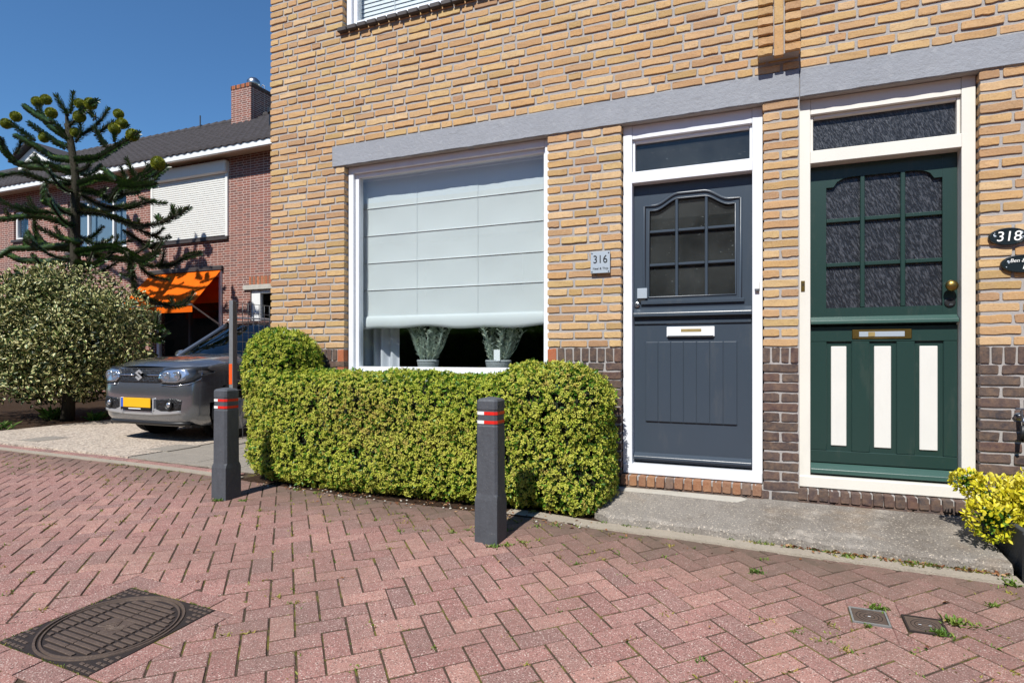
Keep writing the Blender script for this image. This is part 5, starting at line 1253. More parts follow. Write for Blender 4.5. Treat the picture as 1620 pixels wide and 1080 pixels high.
# nose patches that follow the body surface
def patch(name, poly, off, mat, parent, sub=6, smooth=True):
    """poly: closed (x,z) outline on the nose; laid on the body surface, off metres proud of it, with a rim back to the body."""
    pts = []
    for i in range(len(poly)):
        a, b = poly[i], poly[(i+1) % len(poly)]
        for k in range(sub): pts.append((a[0]+(b[0]-a[0])*k/sub, a[1]+(b[1]-a[1])*k/sub))
    cx, cz = sum(p[0] for p in pts)/len(pts), sum(p[1] for p in pts)/len(pts); n = len(pts); vs = []; fs = []
    def on(x, z, o_):
        y = ring_at(x, z); sx = x/hwid(z); k = abs(sx)**4; return W3(x+math.copysign(o_*k, x), y-o_*(1-.4*k), z)
    for f_ in (1.0, .8, .55, .3):
        for (x, z) in pts: vs.append(on(cx+(x-cx)*f_, cz+(z-cz)*f_, off))
    vs.append(on(cx, cz, off)); 
    for (x, z) in pts: vs.append(on(x, z, -.02))
    for lv in range(3):
        for i in range(n): fs.append((lv*n+i, lv*n+(i+1) % n, (lv+1)*n+(i+1) % n, (lv+1)*n+i))
    for i in range(n): fs.append((3*n+i, 3*n+(i+1) % n, 4*n)); fs.append((4*n+1+i, 4*n+1+(i+1) % n, (i+1) % n, i))
    return MB().add(vs, fs).build(name, mat, parent, smooth=smooth)
gr = patch('grille', [(-.60, .745), (-.30, .725), (.30, .725), (.60, .745), (.64, .83), (.58, .885), (0, .893), (-.58, .885), (-.64, .83)], .006, 'grille_mesh', car)
# bonnet shut line and door gaps
MB().tube([W3(t*.68, .052+.16*abs(t)**2.6-.004, .893-.055*abs(t)**6) for t in np.linspace(-1, 1, 25)], .006, 5).build('shut_line', 'car_black', car)
for s_ in (-1, 1):
    MB().tube([W3(s_*(hwid(z)+.001), 1.28, z) for z in (.34, .5, .7, .86, .97)], .004, 5).build('shut_line', 'car_black', car); MB().tube([W3(s_*(hwid(z)+.001), 2.35, z) for z in (.34, .5, .7, .86, .97)], .004, 5).build('shut_line', 'car_black', car)
    MB().box(CXc+s_*.81-.02, CXc+s_*.81+.02, CYf+1.2, CYf+2.7, CZ0+.22, CZ0+.33).build('sill_trim', 'car_black', car, bevel=.005)
for s_ in (-1, 1): MB().tube([W3(s_*x, ring_at(x, .815)-.016, .815) for x in (.09, .2, .3, .42)], [.010, .009, .008, .006], 6).build('chrome_bar', 'chrome', gr, smooth=True)
# emblem: two interlocking slanted strokes forming an angular S
def emblem(parent):
    cx, cz, s_ = 0, .815, .068; up = [(-.15, 1.0), (1.0, .28), (.70, .08), (.18, .40), (-.28, .12), (-.62, .34), (.02, .72), (-.38, .97)]
    up = [(0, 1), (.92, .42), (.62, .22), (0, .60), (-.30, .42), (.62, -.16), (.92, -.40), (.62, -.60), (.30, -.38)]
    S = [(0.05, 1.0), (.95, .40), (.62, .20), (.05, .56), (-.22, .38), (.95, -.40), (-.05, -1.0), (-.95, -.40), (-.62, -.20), (-.05, -.56), (.22, -.38), (-.95, .40)]
    y0 = ring_at(0, cz)-.024; mb = MB(); n = len(S); vs = [W3(cx-a*s_*.0+a*s_, y0, cz+b*s_) for a, b in S] + [W3(cx+a*s_, y0+.01, cz+b*s_) for a, b in S]
    bm_ = bmesh.new(); v_ = [bm_.verts.new(p) for p in vs]; bm_.faces.new(v_[:n]); bm_.faces.new(v_[n:][::-1])
    for i in range(n): bm_.faces.new((v_[i], v_[(i+1) % n], v_[n+(i+1) % n], v_[n+i]))
    bmesh.ops.triangulate(bm_, faces=[f for f in bm_.faces if len(f.verts) > 4]); bmesh.ops.recalc_face_normals(bm_, faces=bm_.faces); me = bpy.data.meshes.new('emblem'); bm_.to_mesh(me); bm_.free(); me.materials.append(M['car_silver']); link(bpy.data.objects.new('emblem', me), parent)
emblem(gr)
for s_ in (-1, 1):
    out = [(s_*.36, .775), (s_*.42, .725), (s_*.60, .715), (s_*.745, .745), (s_*.798, .84), (s_*.775, .905), (s_*.62, .905), (s_*.42, .885), (s_*.36, .84)]
    if s_ < 0: out = out[::-1]
    cxx, czz = sum(p[0] for p in out)/len(out), sum(p[1] for p in out)/len(out)
    hl = patch('headlight', [(cxx+(x-cxx)*1.08, czz+(z-czz)*1.12) for x, z in out], .008, 'car_black', car)
    inn = [(s_*.37, .775), (s_*.42, .735), (s_*.60, .73), (s_*.69, .76), (s_*.72, .83), (s_*.68, .89), (s_*.42, .875), (s_*.375, .835)]
    if s_ < 0: inn = inn[::-1]
    patch('reflector', inn, .012, 'lamp_reflector', hl)
    for (lx, lz, r_) in ((.46, .805, .058), (.60, .81, .062)):
        y0 = ring_at(lx, lz)-.014; MB().lathe([(r_, .004), (r_*.96, -.006), (r_*.7, .002), (r_*.3, -.010), (.004, -.012)], W3(s_*lx, y0, lz), 20, 'y').build('lamp', 'lamp_reflector', hl, smooth=True)
    patch('lens', [(cxx+(x-cxx)*.99, czz+(z-czz)*.99) for x, z in out], .026, 'lens_glass', hl)
    lo = [(s_*.80, .735), (s_*.835, .80), (s_*.825, .90)]
    MB().tube([W3(s_*min(x, hwid(z)*.985), ring_at(min(x, hwid(z)*.985), z)-.012, z) for x, z in ((.40, .702), (.60, .692), (.74, .712), (.80, .77), (.815, .85))], .006, 6).build('chrome_trim', 'chrome', hl, smooth=True)
    pk = [(s_*.33, .385), (s_*.66, .40), (s_*.68, .52), (s_*.60, .545), (s_*.33, .525)]
    if s_ < 0: pk = pk[::-1]
    fg = patch('fog_lamp_pocket', pk, .006, 'grille_mesh', car)
    y0 = ring_at(.54, .46)-.018; MB().lathe([(.062, .01), (.060, -.01), (.050, -.012), (.046, .0), (.036, .0)], W3(s_*.53, y0, .465), 20, 'y').build('fog_lamp_ring', 'car_black', fg, smooth=True); MB().lathe([(.036, .004), (.03, -.008), (.004, -.012)], W3(s_*.53, y0, .465), 18, 'y').build('fog_lamp', 'lamp_reflector', fg, smooth=True)
    sk = [(s_*.27, .335), (s_*.66, .365), (s_*.66, .395), (s_*.36, .385), (s_*.30, .42), (s_*.27, .42)]
    if s_ < 0: sk = sk[::-1]
    patch('skid_trim', sk, .012, 'car_silver', car); MB().box(CXc+s_*.29-.012, CXc+s_*.29+.012, CYf-.018, CYf+.03, CZ0+.39, CZ0+.54).build('bumper_bar', 'car_silver', car, bevel=.003)
patch('lower_grille', [(-.28, .36), (.28, .36), (.29, .52), (-.29, .52)], .004, 'car_black', car); patch('skid_plate', [(-.27, .335), (.27, .335), (.27, .385), (-.27, .385)], .010, 'car_silver', car)
npl = MB().box(CXc-.26, CXc+.26, CYf-.030, CYf-.018, CZ0+.425, CZ0+.54).build('number_plate', 'plate_yellow', car, bevel=.003); MB().box(CXc-.259, CXc-.222, CYf-.0315, CYf-.0302, CZ0+.427, CZ0+.538).build('euro_strip', 'plate_blue', npl)
MB().box(CXc-.262, CXc+.262, CYf-.033, CYf-.016, CZ0+.398, CZ0+.4245).build('plate_holder', 'car_black', npl); MB().box(CXc-.12, CXc+.10, CYf-.0342, CYf-.0332, CZ0+.405, CZ0+.415).build('dealer_print', 'letter_white', npl)
MB().tube([W3(x, ring_at(x, .25)+.012, .235) for x in np.linspace(-.70, .70, 15)], .028, 6).build('front_lip', 'car_black', car, smooth=True)

# ------------------------------------------------------------------ red brick house behind
HY2 = 6.8; hb = thing('brick_house', 'red brick house with dark tiled roof and white gutter in the background', 'house', (-16, HY2+.2, 0))
hx0, hx1 = -32.0, -5.0
holes = [(-15.30, -12.47, 4.10, 5.72), (-18.94, -16.35, 4.10, 5.62), (-21.6, -20.85, 4.66, 5.56), (-15.2, -12.69, .35, 3.18), (-11.75, -10.3, 1.2, 2.70), (-27, -24.5, 4.1, 5.6), (-20, -17.3, .4, 2.9)]
mb = MB(); wall_grid(mb, hx0, hx1, 0, 6.1, HY2, HY2+.3, holes); mb.box(hx0+.001, hx0+.3, HY2+.301, 12.8, 0, 6.1); mb.box(hx1-.3, hx1-.001, HY2+.301, 12.8, 0, 6.1); mb.box(hx0+.302, hx1-.302, 12.5, 12.8, 0, 6.1); mb.build('wall', 'brick_red_wall', hb, fixn=False)
mb = MB(); mb.box(hx0+.31, hx1-.31, 8.6, 8.7, .1, 6); mb.box(hx0+.31, hx1-.31, HY2+.302, 12.4, 3.0, 3.1); mb.build('inner_wall', 'house_interior', hb)
MB().box(hx0-.2, hx1+.2, HY2-.45, HY2-.36, 6.05, 6.235).build('gutter', 'fascia_white', hb, bevel=.008); MB().box(hx0-.2, hx1+.2, HY2-.359, HY2+.32, 6.101, 6.13).build('soffit', 'soffit', hb)
ye, ze_, yr, zr_ = HY2-.46, 6.20, 9.44, 8.31
rf = MB().add([(hx0-.2, ye, ze_), (hx1+.2, ye, ze_), (hx1+.2, yr, zr_), (hx0-.2, yr, zr_), (hx0-.2, 2*yr-ye, ze_), (hx1+.2, 2*yr-ye, ze_)], [(0,1,2,3), (3,2,5,4), (0,3,4), (1,5,2)]).build('roof', 'roof_tile', hb)
nrw = 11; sl = (zr_-ze_)/(yr-ye); cols = np.arange(-24.5, -8.5, .055); vs = []; fs = []; nc = len(cols)
for r_ in range(nrw):
    ya = ye+(yr-ye)*r_/nrw-.02; yb = ye+(yr-ye)*(r_+1)/nrw+.01
    for e_, (y, dz) in enumerate(((ya, .010), (ya, .090), (yb, .030))):
        for x in cols:
            vs.append((x, y, ze_+sl*(y-ye)+dz+.028*math.sin(x*2*math.pi/.24)*(1 if e_ else .6)+ .004*math.sin(x*37+r_*5)))
    b_ = r_*3*nc
    for e_ in range(2):
        for k in range(nc-1): fs.append((b_+e_*nc+k, b_+e_*nc+k+1, b_+(e_+1)*nc+k+1, b_+(e_+1)*nc+k))
tag(MB().add(vs, fs).build('roof_tiles', 'roof_tile', rf, fixn=False), kind='stuff')
x = -24.4
while x < -8.6:
    MB().tube([(x, yr, zr_+.02), (x+.36, yr, zr_+.035)], [.11, .125], 10).build('ridge_tile', 'roof_tile', rf, smooth=True); x += .34
for vx_ in (-16.55, -19.9): MB().tube([(vx_, yr-.1, zr_), (vx_, yr-.1, zr_+.42)], .02, 6).build('vent_pipe', 'car_black', rf)
# chimney
ch = MB().box(-14.72, -13.93, 8.9, 10.1, 7.4, 9.05).build('chimney', 'brick_red_wall', rf); k = 0
for k in range(13): MB().box(-14.73+k*.0624, -14.73+k*.0624+.052, 8.885, 8.96, 9.0505, 9.16).build('cap_brick', 'brick_orange' if k % 3 else 'brick_dark', ch)
for k in range(19): MB().box(-13.985, -13.915, 8.90+k*.0624, 8.90+k*.0624+.052, 9.0505, 9.16).build('cap_brick', 'brick_dark', ch)
MB().box(-14.715, -13.99, 8.962, 10.09, 9.0506, 9.12).build('chimney_top', 'lead', ch); MB().box(-14.90, -13.90, 8.55, 8.895, 7.62, 7.68).build('lead_flashing', 'lead', ch)
bl = MB().lathe([(.02, 0), (.05, .02), (.05, .10), (.15, .14), (.20, .24), (.19, .34), (.12, .42), (.02, .45)], (-14.35, 9.4, 9.12), 16).build('chimney_cowl', 'steel', ch, smooth=True)
for dx in (.32, .55): MB().tube([(-14.5+dx, 9.2+dx, 9.12), (-14.5+dx, 9.2+dx, 9.3), (-14.42+dx, 9.2+dx, 9.36), (-14.34+dx, 9.2+dx, 9.3), (-14.34+dx, 9.2+dx, 9.12)], .015, 6).build('bird_guard', 'steel', ch)
vp = MB().lathe([(.14, 0), (.13, .42), (.17, .44), (.17, .56), (.05, .60)], (-11.75, 7.6, 6.95), 16).build('flue', 'car_black', rf)
MB().tube([(-11.9, 7.9, 7.62), (-11.4, 7.9, 7.62)], .10, 10).build('flue_cap', 'lead', rf)
dm = MB().prism_xz([(-22.9, 7.25), (-21.2, 7.25), (-21.2, 7.55), (-22.05, 7.95), (-22.9, 7.55)], 7.6, 9.4).build('dormer', 'shutter_white', hb)
MB().add([(-23.1, 7.4, 7.47), (-22.05, 7.4, 7.99), (-20.99, 7.4, 7.47), (-23.1, 9.5, 7.47), (-22.05, 9.5, 7.99), (-20.99, 9.5, 7.47), (-23.1, 7.4, 7.55), (-22.05, 7.4, 8.07), (-20.99, 7.4, 7.55), (-23.1, 9.5, 7.55), (-22.05, 9.5, 8.07), (-20.99, 9.5, 7.55)], [(0,1,4,3), (1,2,5,4), (6,9,10,7), (7,10,11,8), (0,6,7,1), (1,7,8,2), (3,4,10,9), (4,5,11,10), (0,3,9,6), (2,8,11,5)]).build('dormer_roof', 'roof_tile', dm)
# roller shutter window
rs = MB().box(-15.30, -12.46, HY2-.14, HY2+.06, 5.70, 6.02).build('shutter_box', 'shutter_white', hb, bevel=.03)
for k in range(28): MB().box(-15.22, -12.55, HY2-.036, HY2-.018, 4.13+k*.056, 4.13+k*.056+.046).build('shutter_slat', 'shutter_white', rs, bevel=.005)
MB().box(-15.22, -12.55, HY2-.0175, HY2-.012, 4.12, 5.70).build('shutter_backing', 'shutter_white', rs)
for x in (-15.30, -12.55): MB().box(x, x+.08, HY2-.05, HY2-.002, 4.1, 5.70).build('guide_rail', 'shutter_white', rs)
MB().box(-15.35, -12.47, HY2-.06, HY2+.05, 4.02, 4.099).build('window_sill', 'sill_dark', hb)
def win(x0, x1, z0, z1, mull, glass_='window_glass', sill=True):
    f_ = frame_rect(x0+.003, x1-.003, z0+.003, z1-.003, .07, .07, .07, .07, HY2+.06, HY2+.15).build('window_frame', 'fascia_white', hb, bevel=.006)
    for m_ in mull: MB().box(m_-.035, m_+.035, HY2+.062, HY2+.148, z0+.074, z1-.074).build('mullion', 'fascia_white', f_)
    e_ = [x0+.07]+list(mull)+[x1-.07]
    for a, b in zip(e_[:-1], e_[1:]): MB().box(a+.036, b-.036, HY2+.10, HY2+.106, z0+.074, z1-.074).build('pane', glass_, f_); MB().box(a+.04, b-.04, HY2+.3005, HY2+.33, z0+.08, z1-.08).build('curtain_cloth', 'blue_curtain', f_)
    if sill: MB().box(x0-.05, x1+.05, HY2-.06, HY2+.05, z0-.075, z0-.001).build('window_sill', 'sill_dark', f_)
win(-18.94, -16.35, 4.10, 5.62, (-18.1, -17.0)); win(-21.6, -20.85, 4.66, 5.56, ()); win(-27, -24.5, 4.1, 5.6, (-25.7,)); win(-20, -17.3, .4, 2.9, (-18.6,))
gf = frame_rect(-15.19, -12.70, .355, 3.175, .09, .09, .08, .08, HY2+.04, HY2+.14).build('window_frame', 'fascia_white', hb, bevel=.006)
MB().box(-13.98, -13.91, HY2+.045, HY2+.135, .44, 3.09).build('mullion', 'interior_dark', gf)
for a, b in ((-15.09, -13.985), (-13.905, -12.80)): MB().box(a, b, HY2+.08, HY2+.086, .44, 3.09).build('pane', 'window_glass', gf)
gr_ = frame_rect(-11.74, -10.31, 1.205, 2.695, .28, .1, .09, .09, HY2+.03, HY2+.14).build('window_frame', 'fascia_white', hb, bevel=.006); MB().box(-11.45, -10.42, HY2+.08, HY2+.086, 1.3, 2.6).build('pane', 'window_glass', gr_)
MB().box(-11.95, -10.1, HY2-.05, HY2+.1, 2.701, 2.82).build('stone_lintel', 'patch_concrete', hb, bevel=.006)
for k in range(24): MB().box(-11.78+k*.066, -11.78+k*.066+.052, HY2-.006, HY2+.02, 2.83, 3.03).build('soldier_brick', 'brick_sill_brown' if k % 2 else 'brick_orange', hb)
MB().lathe([(.035, 0), (.035, 5.9)], (-22.4, HY2-.06, .1), 10).build('downpipe', 'lead', hb)
# awning
aw = thing('awning', 'orange fabric window awning on the red brick house', 'awning', (-14.0, HY2-.4, 2.3))
ax0, ax1 = -15.32, -12.70; yt, zt_, yb_, zb_ = HY2-.03, 3.26, 5.92, 2.30
def sheet(pts, t, name, mat, parent):
    a = np.array(pts); n_ = norm(np.cross(a[1]-a[0], a[2]-a[0]))*t; v_ = [tuple(p) for p in a]+[tuple(p+n_) for p in a]; m_ = len(pts)
    return MB().add(v_, [tuple(range(m_)), tuple(range(2*m_-1, m_-1, -1))]+[(i, (i+1) % m_, m_+(i+1) % m_, m_+i) for i in range(m_)]).build(name, mat, parent)
sheet([(ax0, yt, zt_), (ax1, yt, zt_), (ax1, yb_, zb_), (ax0, yb_, zb_)], .004, 'fabric', 'awning_fabric', aw)
sheet([(ax0, yb_+.004, zb_-.004), (ax1, yb_+.004, zb_-.004), (ax1, yb_+.01, zb_-.18), (ax0, yb_+.01, zb_-.18)], .003, 'valance', 'awning_fabric', aw)
MB().tube([(ax0, yb_, zb_), (ax1, yb_, zb_)], .02, 8).build('front_bar', 'galvanised', aw); MB().box(ax0-.05, ax1+.05, HY2-.08, HY2-.001, 3.245, 3.36).build('roller_box', 'sill_dark', aw, bevel=.01)
for x in (ax0+.03, ax1-.03):
    MB().tube([(x, yb_, zb_), (x, HY2-.05, 1.85)], .022, 8).build('arm', 'galvanised', aw); MB().box(x-.03, x+.03, HY2-.055, HY2-.002, 1.6, 3.24).build('guide_rail', 'fascia_white', aw)
# pole-side shading screen seen through the awning (red inner curtain)
MB().box(-15.08, -12.82, HY2+.20, HY2+.23, 2.45, 3.1).build('red_screen', 'red_reflective' if False else 'awning_fabric', gf)

# ------------------------------------------------------------------ monkey puzzle tree
TY = 4.2
def TP(px, py, dy=0.0):
    x, z = W(px, py, TY+dy); return np.array([x, TY+dy, z])
mt_ = thing('monkey_puzzle_tree', 'dark monkey puzzle tree with round green cones beside the red house', 'tree', tuple(TP(119, 560)*np.array([1, 1, 0])))
trunk = [TP(119, 560)*np.array([1, 1, 0])+np.array([0, 0, .02]), TP(119, 480), TP(119, 400), TP(119, 322), TP(120, 280), TP(112, 225), TP(107, 197), TP(104, 172)]
MB().tube(trunk, [.14, .12, .10, .09, .075, .06, .045, .02], 12).build('trunk', 'bark', mt_, smooth=True)
c1 = lambda pts: [(x/3.6, 100+y/3.6) for x, y in pts]; c2 = lambda pts: [(x/3.177, 380+y/3.177) for x, y in pts]
BR = [c1(p) for p in ([(385,420),(300,370),(240,310),(215,235)], [(390,300),(345,240),(320,185)], [(400,290),(415,230),(415,170)], [(390,480),(330,460),(250,400),(170,345)], [(410,550),(300,540),(200,470),(90,415)],
 [(200,440),(120,390),(60,330),(35,345)], [(290,340),(200,290),(140,245)], [(440,420),(520,380),(590,310),(615,260)], [(395,360),(450,300),(500,240),(550,215)], [(540,300),(560,330),(500,260)], [(430,550),(560,540),(640,490),(740,430),(785,400)],
 [(610,480),(560,420),(540,370)], [(650,450),(655,400),(650,380)], [(560,400),(640,330),(700,330),(720,355)], [(420,600),(300,600),(180,590),(90,570),(0,480),(-40,420)], [(410,690),(280,680),(180,640),(90,620),(-20,650)], [(0,420),(30,500),(80,560)], [(80,520),(110,500),(118,455)], [(270,680),(245,700),(245,775)],
 [(450,690),(560,650),(650,655),(740,690),(800,650),(870,610),(895,590)], [(775,650),(740,600),(720,545)], [(720,660),(690,600)], [(660,670),(600,610)], [(850,655),(840,580)], [(870,650),(945,590)], [(460,720),(560,740),(640,790),(700,740),(780,735)], [(630,780),(660,720),(700,700)],
 [(450,740),(540,800),(640,830),(760,820),(870,785)], [(790,760),(870,800),(940,795)], [(680,690),(780,700),(880,690)], [(430,850),(560,850),(680,890),(800,930),(900,915),(970,890),(1075,825)], [(985,880),(985,825)], [(1030,865),(1028,830)], [(920,905),(900,875)], [(640,870),(780,940),(880,990),(950,1010),(960,990)], [(700,950),(790,1010),(870,1070),(885,1045)],
 [(420,850),(300,850),(180,850),(60,820),(0,780)], [(420,850),(350,840),(255,785)], [(400,930),(280,880),(180,870),(0,890)], [(190,840),(205,940),(200,1000)], [(470,1020),(350,1000),(230,940)], [(460,1060),(300,1050),(160,990)], [(470,1000),(560,1040),(680,1030),(740,1010)], [(420,640),(330,600),(260,560),(130,570)], [(430,620),(510,600),(520,560)], [(400,450),(340,370),(300,330)], [(430,450),(470,400),(455,330)])]
BR += [c2(p) for p in ([(380,60),(560,30),(640,60),(720,110),(780,75)], [(650,90),(740,130),(870,130),(930,80),(1000,65)], [(700,120),(740,180),(845,195)], [(640,60),(670,200),(685,280)], [(690,260),(760,310),(860,330),(920,330),(970,270)], [(640,380),(700,460),(760,500),(810,500)], [(640,440),(680,550),(770,580)], [(690,350),(740,420),(810,440)], [(620,560),(690,600),(740,590)], [(380,90),(240,110),(100,100),(20,60)], [(380,110),(460,130),(520,100)], [(380,20),(200,40),(60,40),(-20,90)], [(870,330),(860,300)], [(380,60),(560,90),(680,100),(800,60)])]
Ps = []; Ds = []; Us = []; Ls = []; nbr = 0; tips = []; BPX = []
def spike_path(path, r_stem, leafL, parent, name='branch'):
    global nbr
    path = np.array(path); seg = np.linalg.norm(np.diff(path, axis=0), axis=1); tot = seg.sum(); cs_ = np.r_[0, np.cumsum(seg)]
    m_ = max(4, int(tot/.10)); tt = np.linspace(0, tot, m_); sm_ = np.stack([np.interp(tt, cs_, path[:, k]) for k in range(3)], 1)
    for _ in range(2): sm_[1:-1] = (sm_[:-2]+2*sm_[1:-1]+sm_[2:])/4
    MB().tube([tuple(p) for p in sm_], list(np.linspace(r_stem, r_stem*.55, m_)), 6).build(name, 'bark', parent, smooth=True)
    nring = max(4, int(tot/.031)); ts = np.linspace(.02, tot, nring); seg2 = np.r_[0, np.cumsum(np.linalg.norm(np.diff(sm_, axis=0), axis=1))]; ts = np.clip(ts, 0, seg2[-1])
    P_ = np.stack([np.interp(ts, seg2, sm_[:, k]) for k in range(3)], 1); T_ = norm(np.gradient(P_, axis=0)+1e-6); A_ = norm(np.cross(T_, np.array([.3, .2, 1.0]))); B_ = np.cross(T_, A_)
    for q in range(7):
        th = 2*math.pi*q/7 + np.arange(nring)*.62 + rng.normal(0, .15, nring); rad_ = A_*np.cos(th)[:, None]+B_*np.sin(th)[:, None]; k_ = np.linspace(1, .8, nring)
        Ps.append(P_+rad_*(r_stem*.6)); Ds.append(T_*.62+rad_*(1.0*(1-.35*(np.arange(nring) > nring-4)))[:, None]); Us.append(rad_*-1+T_*1.2); Ls.append(leafL*k_*rng.uniform(.8, 1.15, nring))
    nbr += 1; return sm_
for i, b in enumerate(BR):
    # each bough leans towards or away from the viewer by its own amount
    sgn = [.9, -.9, .45, -.45, .1, -.7, .7][i % 7]; x0_ = b[0][0]; pts = []
    far = abs(x0_-119) > 30
    for k, (px, py) in enumerate(b):
        reach = min(1.0, abs(px-119)/150); pts.append(TP(px, py, sgn*reach*1.2+(.0 if not far else 0)))
    sm_ = spike_path(pts, .030, .100, mt_); BPX += [(px, py, sgn*min(1.0, abs(px-119)/150)*1.2) for px, py in b]
    if len(sm_) > 7 and sm_[:, 2].max() < 5.5:
        for q in range(random.randint(1, 3)):
            k0 = random.randint(len(sm_)//3, len(sm_)-3); d_ = norm(sm_[k0+1]-sm_[k0]); a = random.uniform(-1, 1); Lb = random.uniform(.18, .42)
            sd_ = np.array([d_[0]*.5+random.uniform(-.5, .5), a*.6, random.uniform(-.1, .9)]); spike_path([sm_[k0], sm_[k0]+d_*Lb*.3+sd_*Lb*.4, sm_[k0]+d_*Lb*.45+sd_*Lb+np.array([0, 0, .08])], .028, .08, mt_)
for k in range(14):                                      # boughs towards and away from the viewer, hidden behind or before the trunk in the photo
    zz_ = 2.0+k*.25; a = random.choice((1, -1))*random.uniform(rad(60), rad(120)); Lb = random.uniform(.6, 1.6)*(1 if zz_ < 4.8 else .55); xb = TP(119, 330)[0]
    p0_ = np.array([xb, TY, zz_]); pts = [p0_+np.array([math.cos(a)*Lb*t, math.sin(a)*Lb*t, -.10*math.sin(t*3)+.35*t*t]) for t in np.linspace(0, 1, 5)]
    spike_path(pts, .032, .085, mt_)
tr = np.array(trunk); 
V_ = []; 
spike_path(np.array(trunk[1:-1]), .13, .05, mt_, 'leader')
Ps = np.concatenate(Ps); Ds = np.concatenate(Ds); Us = np.concatenate(Us); Ls = np.concatenate(Ls); n = len(Ps); print('araucaria leaves', n, nbr)
V, Q, uv = leaves(Ps, Ds, Us, Ls, Ls*.34, .2, -.08)
tag(np_mesh('foliage', V, Q, 'araucaria_leaf', mt_, np.repeat(np.clip(rng.beta(2, 3, n)+.25*(Ds[:, 2] > .3)*rng.random(n), 0, 1), 2), uv), kind='stuff')  # upward leaves paler: lit bough tops put into the colour
for (cx_p, cy_p, dy) in [(x/3.6, 100+y/3.6, d) for x, y, d in ((90,305,.3), (212,222,.3), (262,208,.1), (292,285,-.3), (455,232,-.2), (515,232,.0), (452,305,-.5), (675,290,.2), (695,345,.3), (652,375,-.1), (755,410,.1), (35,345,.3), (900,570,.1), (250,425,-.5), (430,395,-.4))]:
    dy = min(BPX, key=lambda q_: (q_[0]-cx_p)**2+(q_[1]-cy_p)**2)[2]; c_ = TP(cx_p, cy_p, dy); rr = random.uniform(.10, .118); nn_ = 330
    k_ = np.arange(nn_)+.5; ph_ = np.arccos(1-2*k_/nn_); th_ = np.pi*(1+5**.5)*k_; dirs = np.stack([np.cos(th_)*np.sin(ph_), np.sin(th_)*np.sin(ph_), np.cos(ph_)], 1)
    V, Q, uv = leaves(c_+dirs*rr*.86, dirs+.45*np.array([0, 0, 1.0]), norm(np.cross(dirs, runit(nn_))), rr*.34, rr*.20, .2, 0)
    cn = MB().lathe([(.01, -rr*.9), (rr*.55, -rr*.72), (rr*.86, -rr*.25), (rr*.88, rr*.2), (rr*.62, rr*.66), (.01, rr*.9)], tuple(c_), 14).build('cone', 'cone_scale', mt_, smooth=True)
    np_mesh('cone_scales', V, Q, 'cone_scale', cn, np.repeat(rng.random(nn_), 2), uv)

# ------------------------------------------------------------------ variegated holly
hs = thing('variegated_shrub', 'large variegated green and cream shrub beside the driveway', 'shrub', (-10.3, 1.7, .02))
sm = MB(); sm.tube([(-10.3, 1.7, .0), (-10.28, 1.72, .5), (-10.35, 1.75, 1.2)], [.10, .085, .06], 10)
cl = []; 
for k in range(190):
    v = runit(1)[0]; r_ = rng.uniform(.35, 1)**.5; c_ = np.array([-10.6, 1.80, 1.42])+v*np.array([1.9, .95, .98])*r_; rr_ = rng.uniform(.24, .42); pp_ = to_px(c_)
    if pp_[0] + rr_*F_PX/pp_[2]*.8 > float(np.interp(pp_[1], [420, 470, 520, 640], [190, 222, 243, 240])): continue
    cl.append((c_, rr_))
for c_ in ((-9.6, 1.3, 1.0), (-9.6, 1.3, .75), (-10.0, 1.0, .75), (-10.8, .9, .7), (-11.6, .9, .6), (-11.9, 1.0, .9), (-10.4, .95, 1.0), (-11.2, .85, 1.1), (-12.3, 1.2, 1.2), (-12.8, 1.3, 1.8), (-12.9, 1.2, .8)): cl.append((np.array(c_), .42))
for c_, r_ in cl[:40]: sm.tube([(-10.3, 1.72, .7), tuple((np.array([-10.3, 1.75, 1.1])+c_)/2), tuple(c_)], [.04, .025, .012], 6)
sm.build('trunk', 'bark', hs, smooth=True)
Pa = []; Na = []
for c_, r_ in cl:
    n = int(150*(r_/.33)**2); v = runit(n); Pa.append(c_+v*r_*rng.uniform(.65, 1.05, n)[:, None]*np.array([1, 1, .8])); Na.append(v)
Pa = np.concatenate(Pa); Na = np.concatenate(Na); ok = Pa[:, 2] > .28; Pa, Na = Pa[ok], Na[ok]; n = len(Pa); print('holly', n)
vg = rng.random(n) < .72
for sel, nm, mt2 in ((vg, 'foliage', 'holly_leaf'), (~vg, 'dark_foliage', 'holly_leaf_dark')):
    q = Pa[sel]; m_ = len(q); V, Q, uv = leaves(q, norm(Na[sel]+.9*runit(m_)+np.array([0, 0, .2])), norm(Na[sel]+.8*runit(m_)+np.array([0, 0, .6])), rng.uniform(.055, .085, m_), rng.uniform(.035, .05, m_), .3, .15)
    tag(np_mesh(nm, V, Q, mt2, hs, np.repeat(rng.random(m_), 2), uv), kind='stuff')
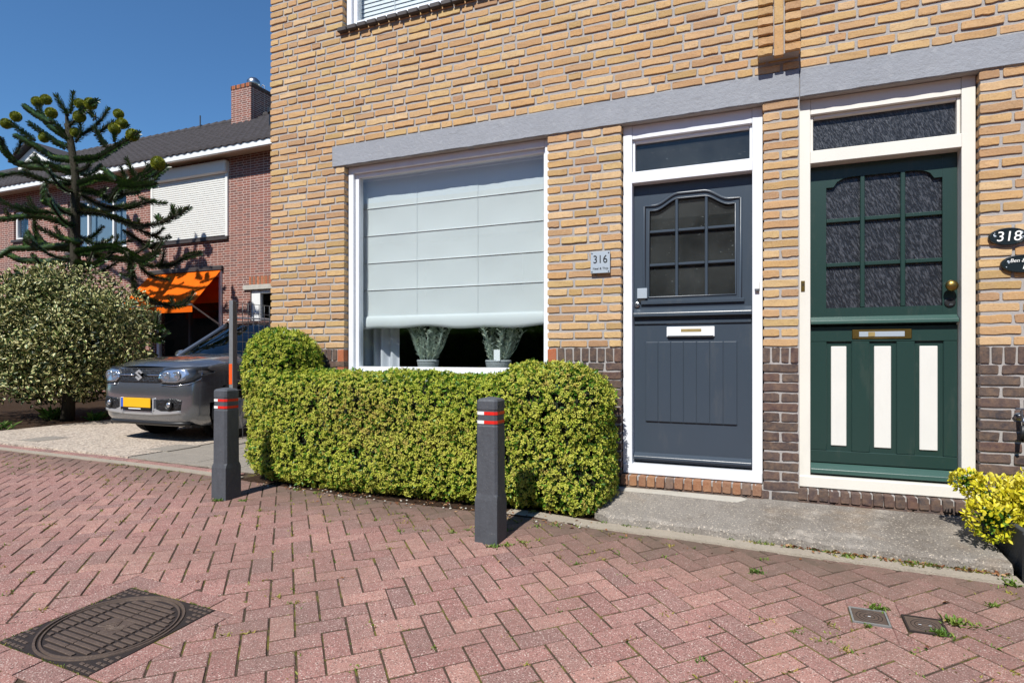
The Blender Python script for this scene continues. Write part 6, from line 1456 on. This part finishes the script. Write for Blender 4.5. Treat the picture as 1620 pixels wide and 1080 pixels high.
# clumps of leafy plants under the shrub
for (x, y, n, L, lab, wd) in ((-10.75, 1.75, 46, .30, 'low clump of green blades left of the shrub trunk', .05), (-9.75, 2.3, 34, .42, 'upright clump of broad green blades beside the car', .06), (-10.0, 1.95, 40, .20, 'low leafy plant right of the shrub trunk', .045), (-10.0, .62, 30, .22, 'small grassy tuft at the driveway edge', .018)):
    t = thing('garden_plant', lab, 'plant', (x, y, .022)); a = rng.uniform(0, 6.28, n); l_ = rng.uniform(.3, 1.0, n)
    V, Q, uv = leaves(np.c_[x+rng.normal(0, .06, n), y+rng.normal(0, .06, n), np.full(n, .02)], np.c_[np.cos(a)*l_, np.sin(a)*l_, np.ones(n)], np.c_[np.cos(a)*-1, np.sin(a)*-1, np.ones(n)*.8], rng.uniform(.6, 1.1, n)*L, wd, .15, .35)
    np_mesh('blades', V, Q, 'blade_leaf', t, np.repeat(rng.random(n), 2), uv)

# ------------------------------------------------------------------ other side of the street (seen only in the glass)
oh = thing('opposite_house', 'dark brick house across the street, seen only as a reflection', 'house', (-4, -17, -.3)); mb = MB()
wall_grid(mb, -70, 16, -.3, 5.6, -16.3, -16, [(x, x+1.8, z0, z1) for x in np.arange(-67, 14, 4.2) for z0, z1 in ((.6, 2.3), (3.4, 4.9))]); mb.build('wall', 'opposite_brick', oh, fixn=False)
MB().add([(-70.3, -15.6, 5.6), (16.3, -15.6, 5.6), (16.3, -20, 8.6), (-70.3, -20, 8.6), (-70.3, -24, 5.6), (16.3, -24, 5.6)], [(0,1,2,3), (3,2,5,4), (0,3,4), (1,5,2), (0,4,5,1)]).build('roof', 'roof_tile', oh)
for x in np.arange(-67, 14, 4.2):
    for z0, z1 in ((.6, 2.3), (3.4, 4.9)): MB().box(x, x+1.8, -16.18, -16.16, z0, z1).build('window', 'house_interior', oh)
og = thing('opposite_hedge', 'tall dark hedge across the street, seen only as a reflection', 'hedge', (-4, -10.5, -.3)); n = 26000
P = np.c_[rng.uniform(-24, 14, n), rng.uniform(-10.9, -9.9, n), rng.uniform(-.25, 1.75, n)]; f_ = rng.integers(0, 2, n) == 0; P[f_, 1] = -9.9+rng.normal(0, .05, f_.sum()); P[~f_, 2] = 1.7+rng.normal(0, .07, (~f_).sum())
MB().box(-24, 14, -10.85, -9.98, -.3, 1.66).build('core', 'opposite_hedge', og); V, Q, uv = leaves(P, runit(n)+np.array([0, .4, .3]), runit(n), rng.uniform(.08, .14, n), .07); tag(np_mesh('foliage', V, Q, 'hedge_leaf', og, np.repeat(rng.random(n), 2), uv), kind='stuff')
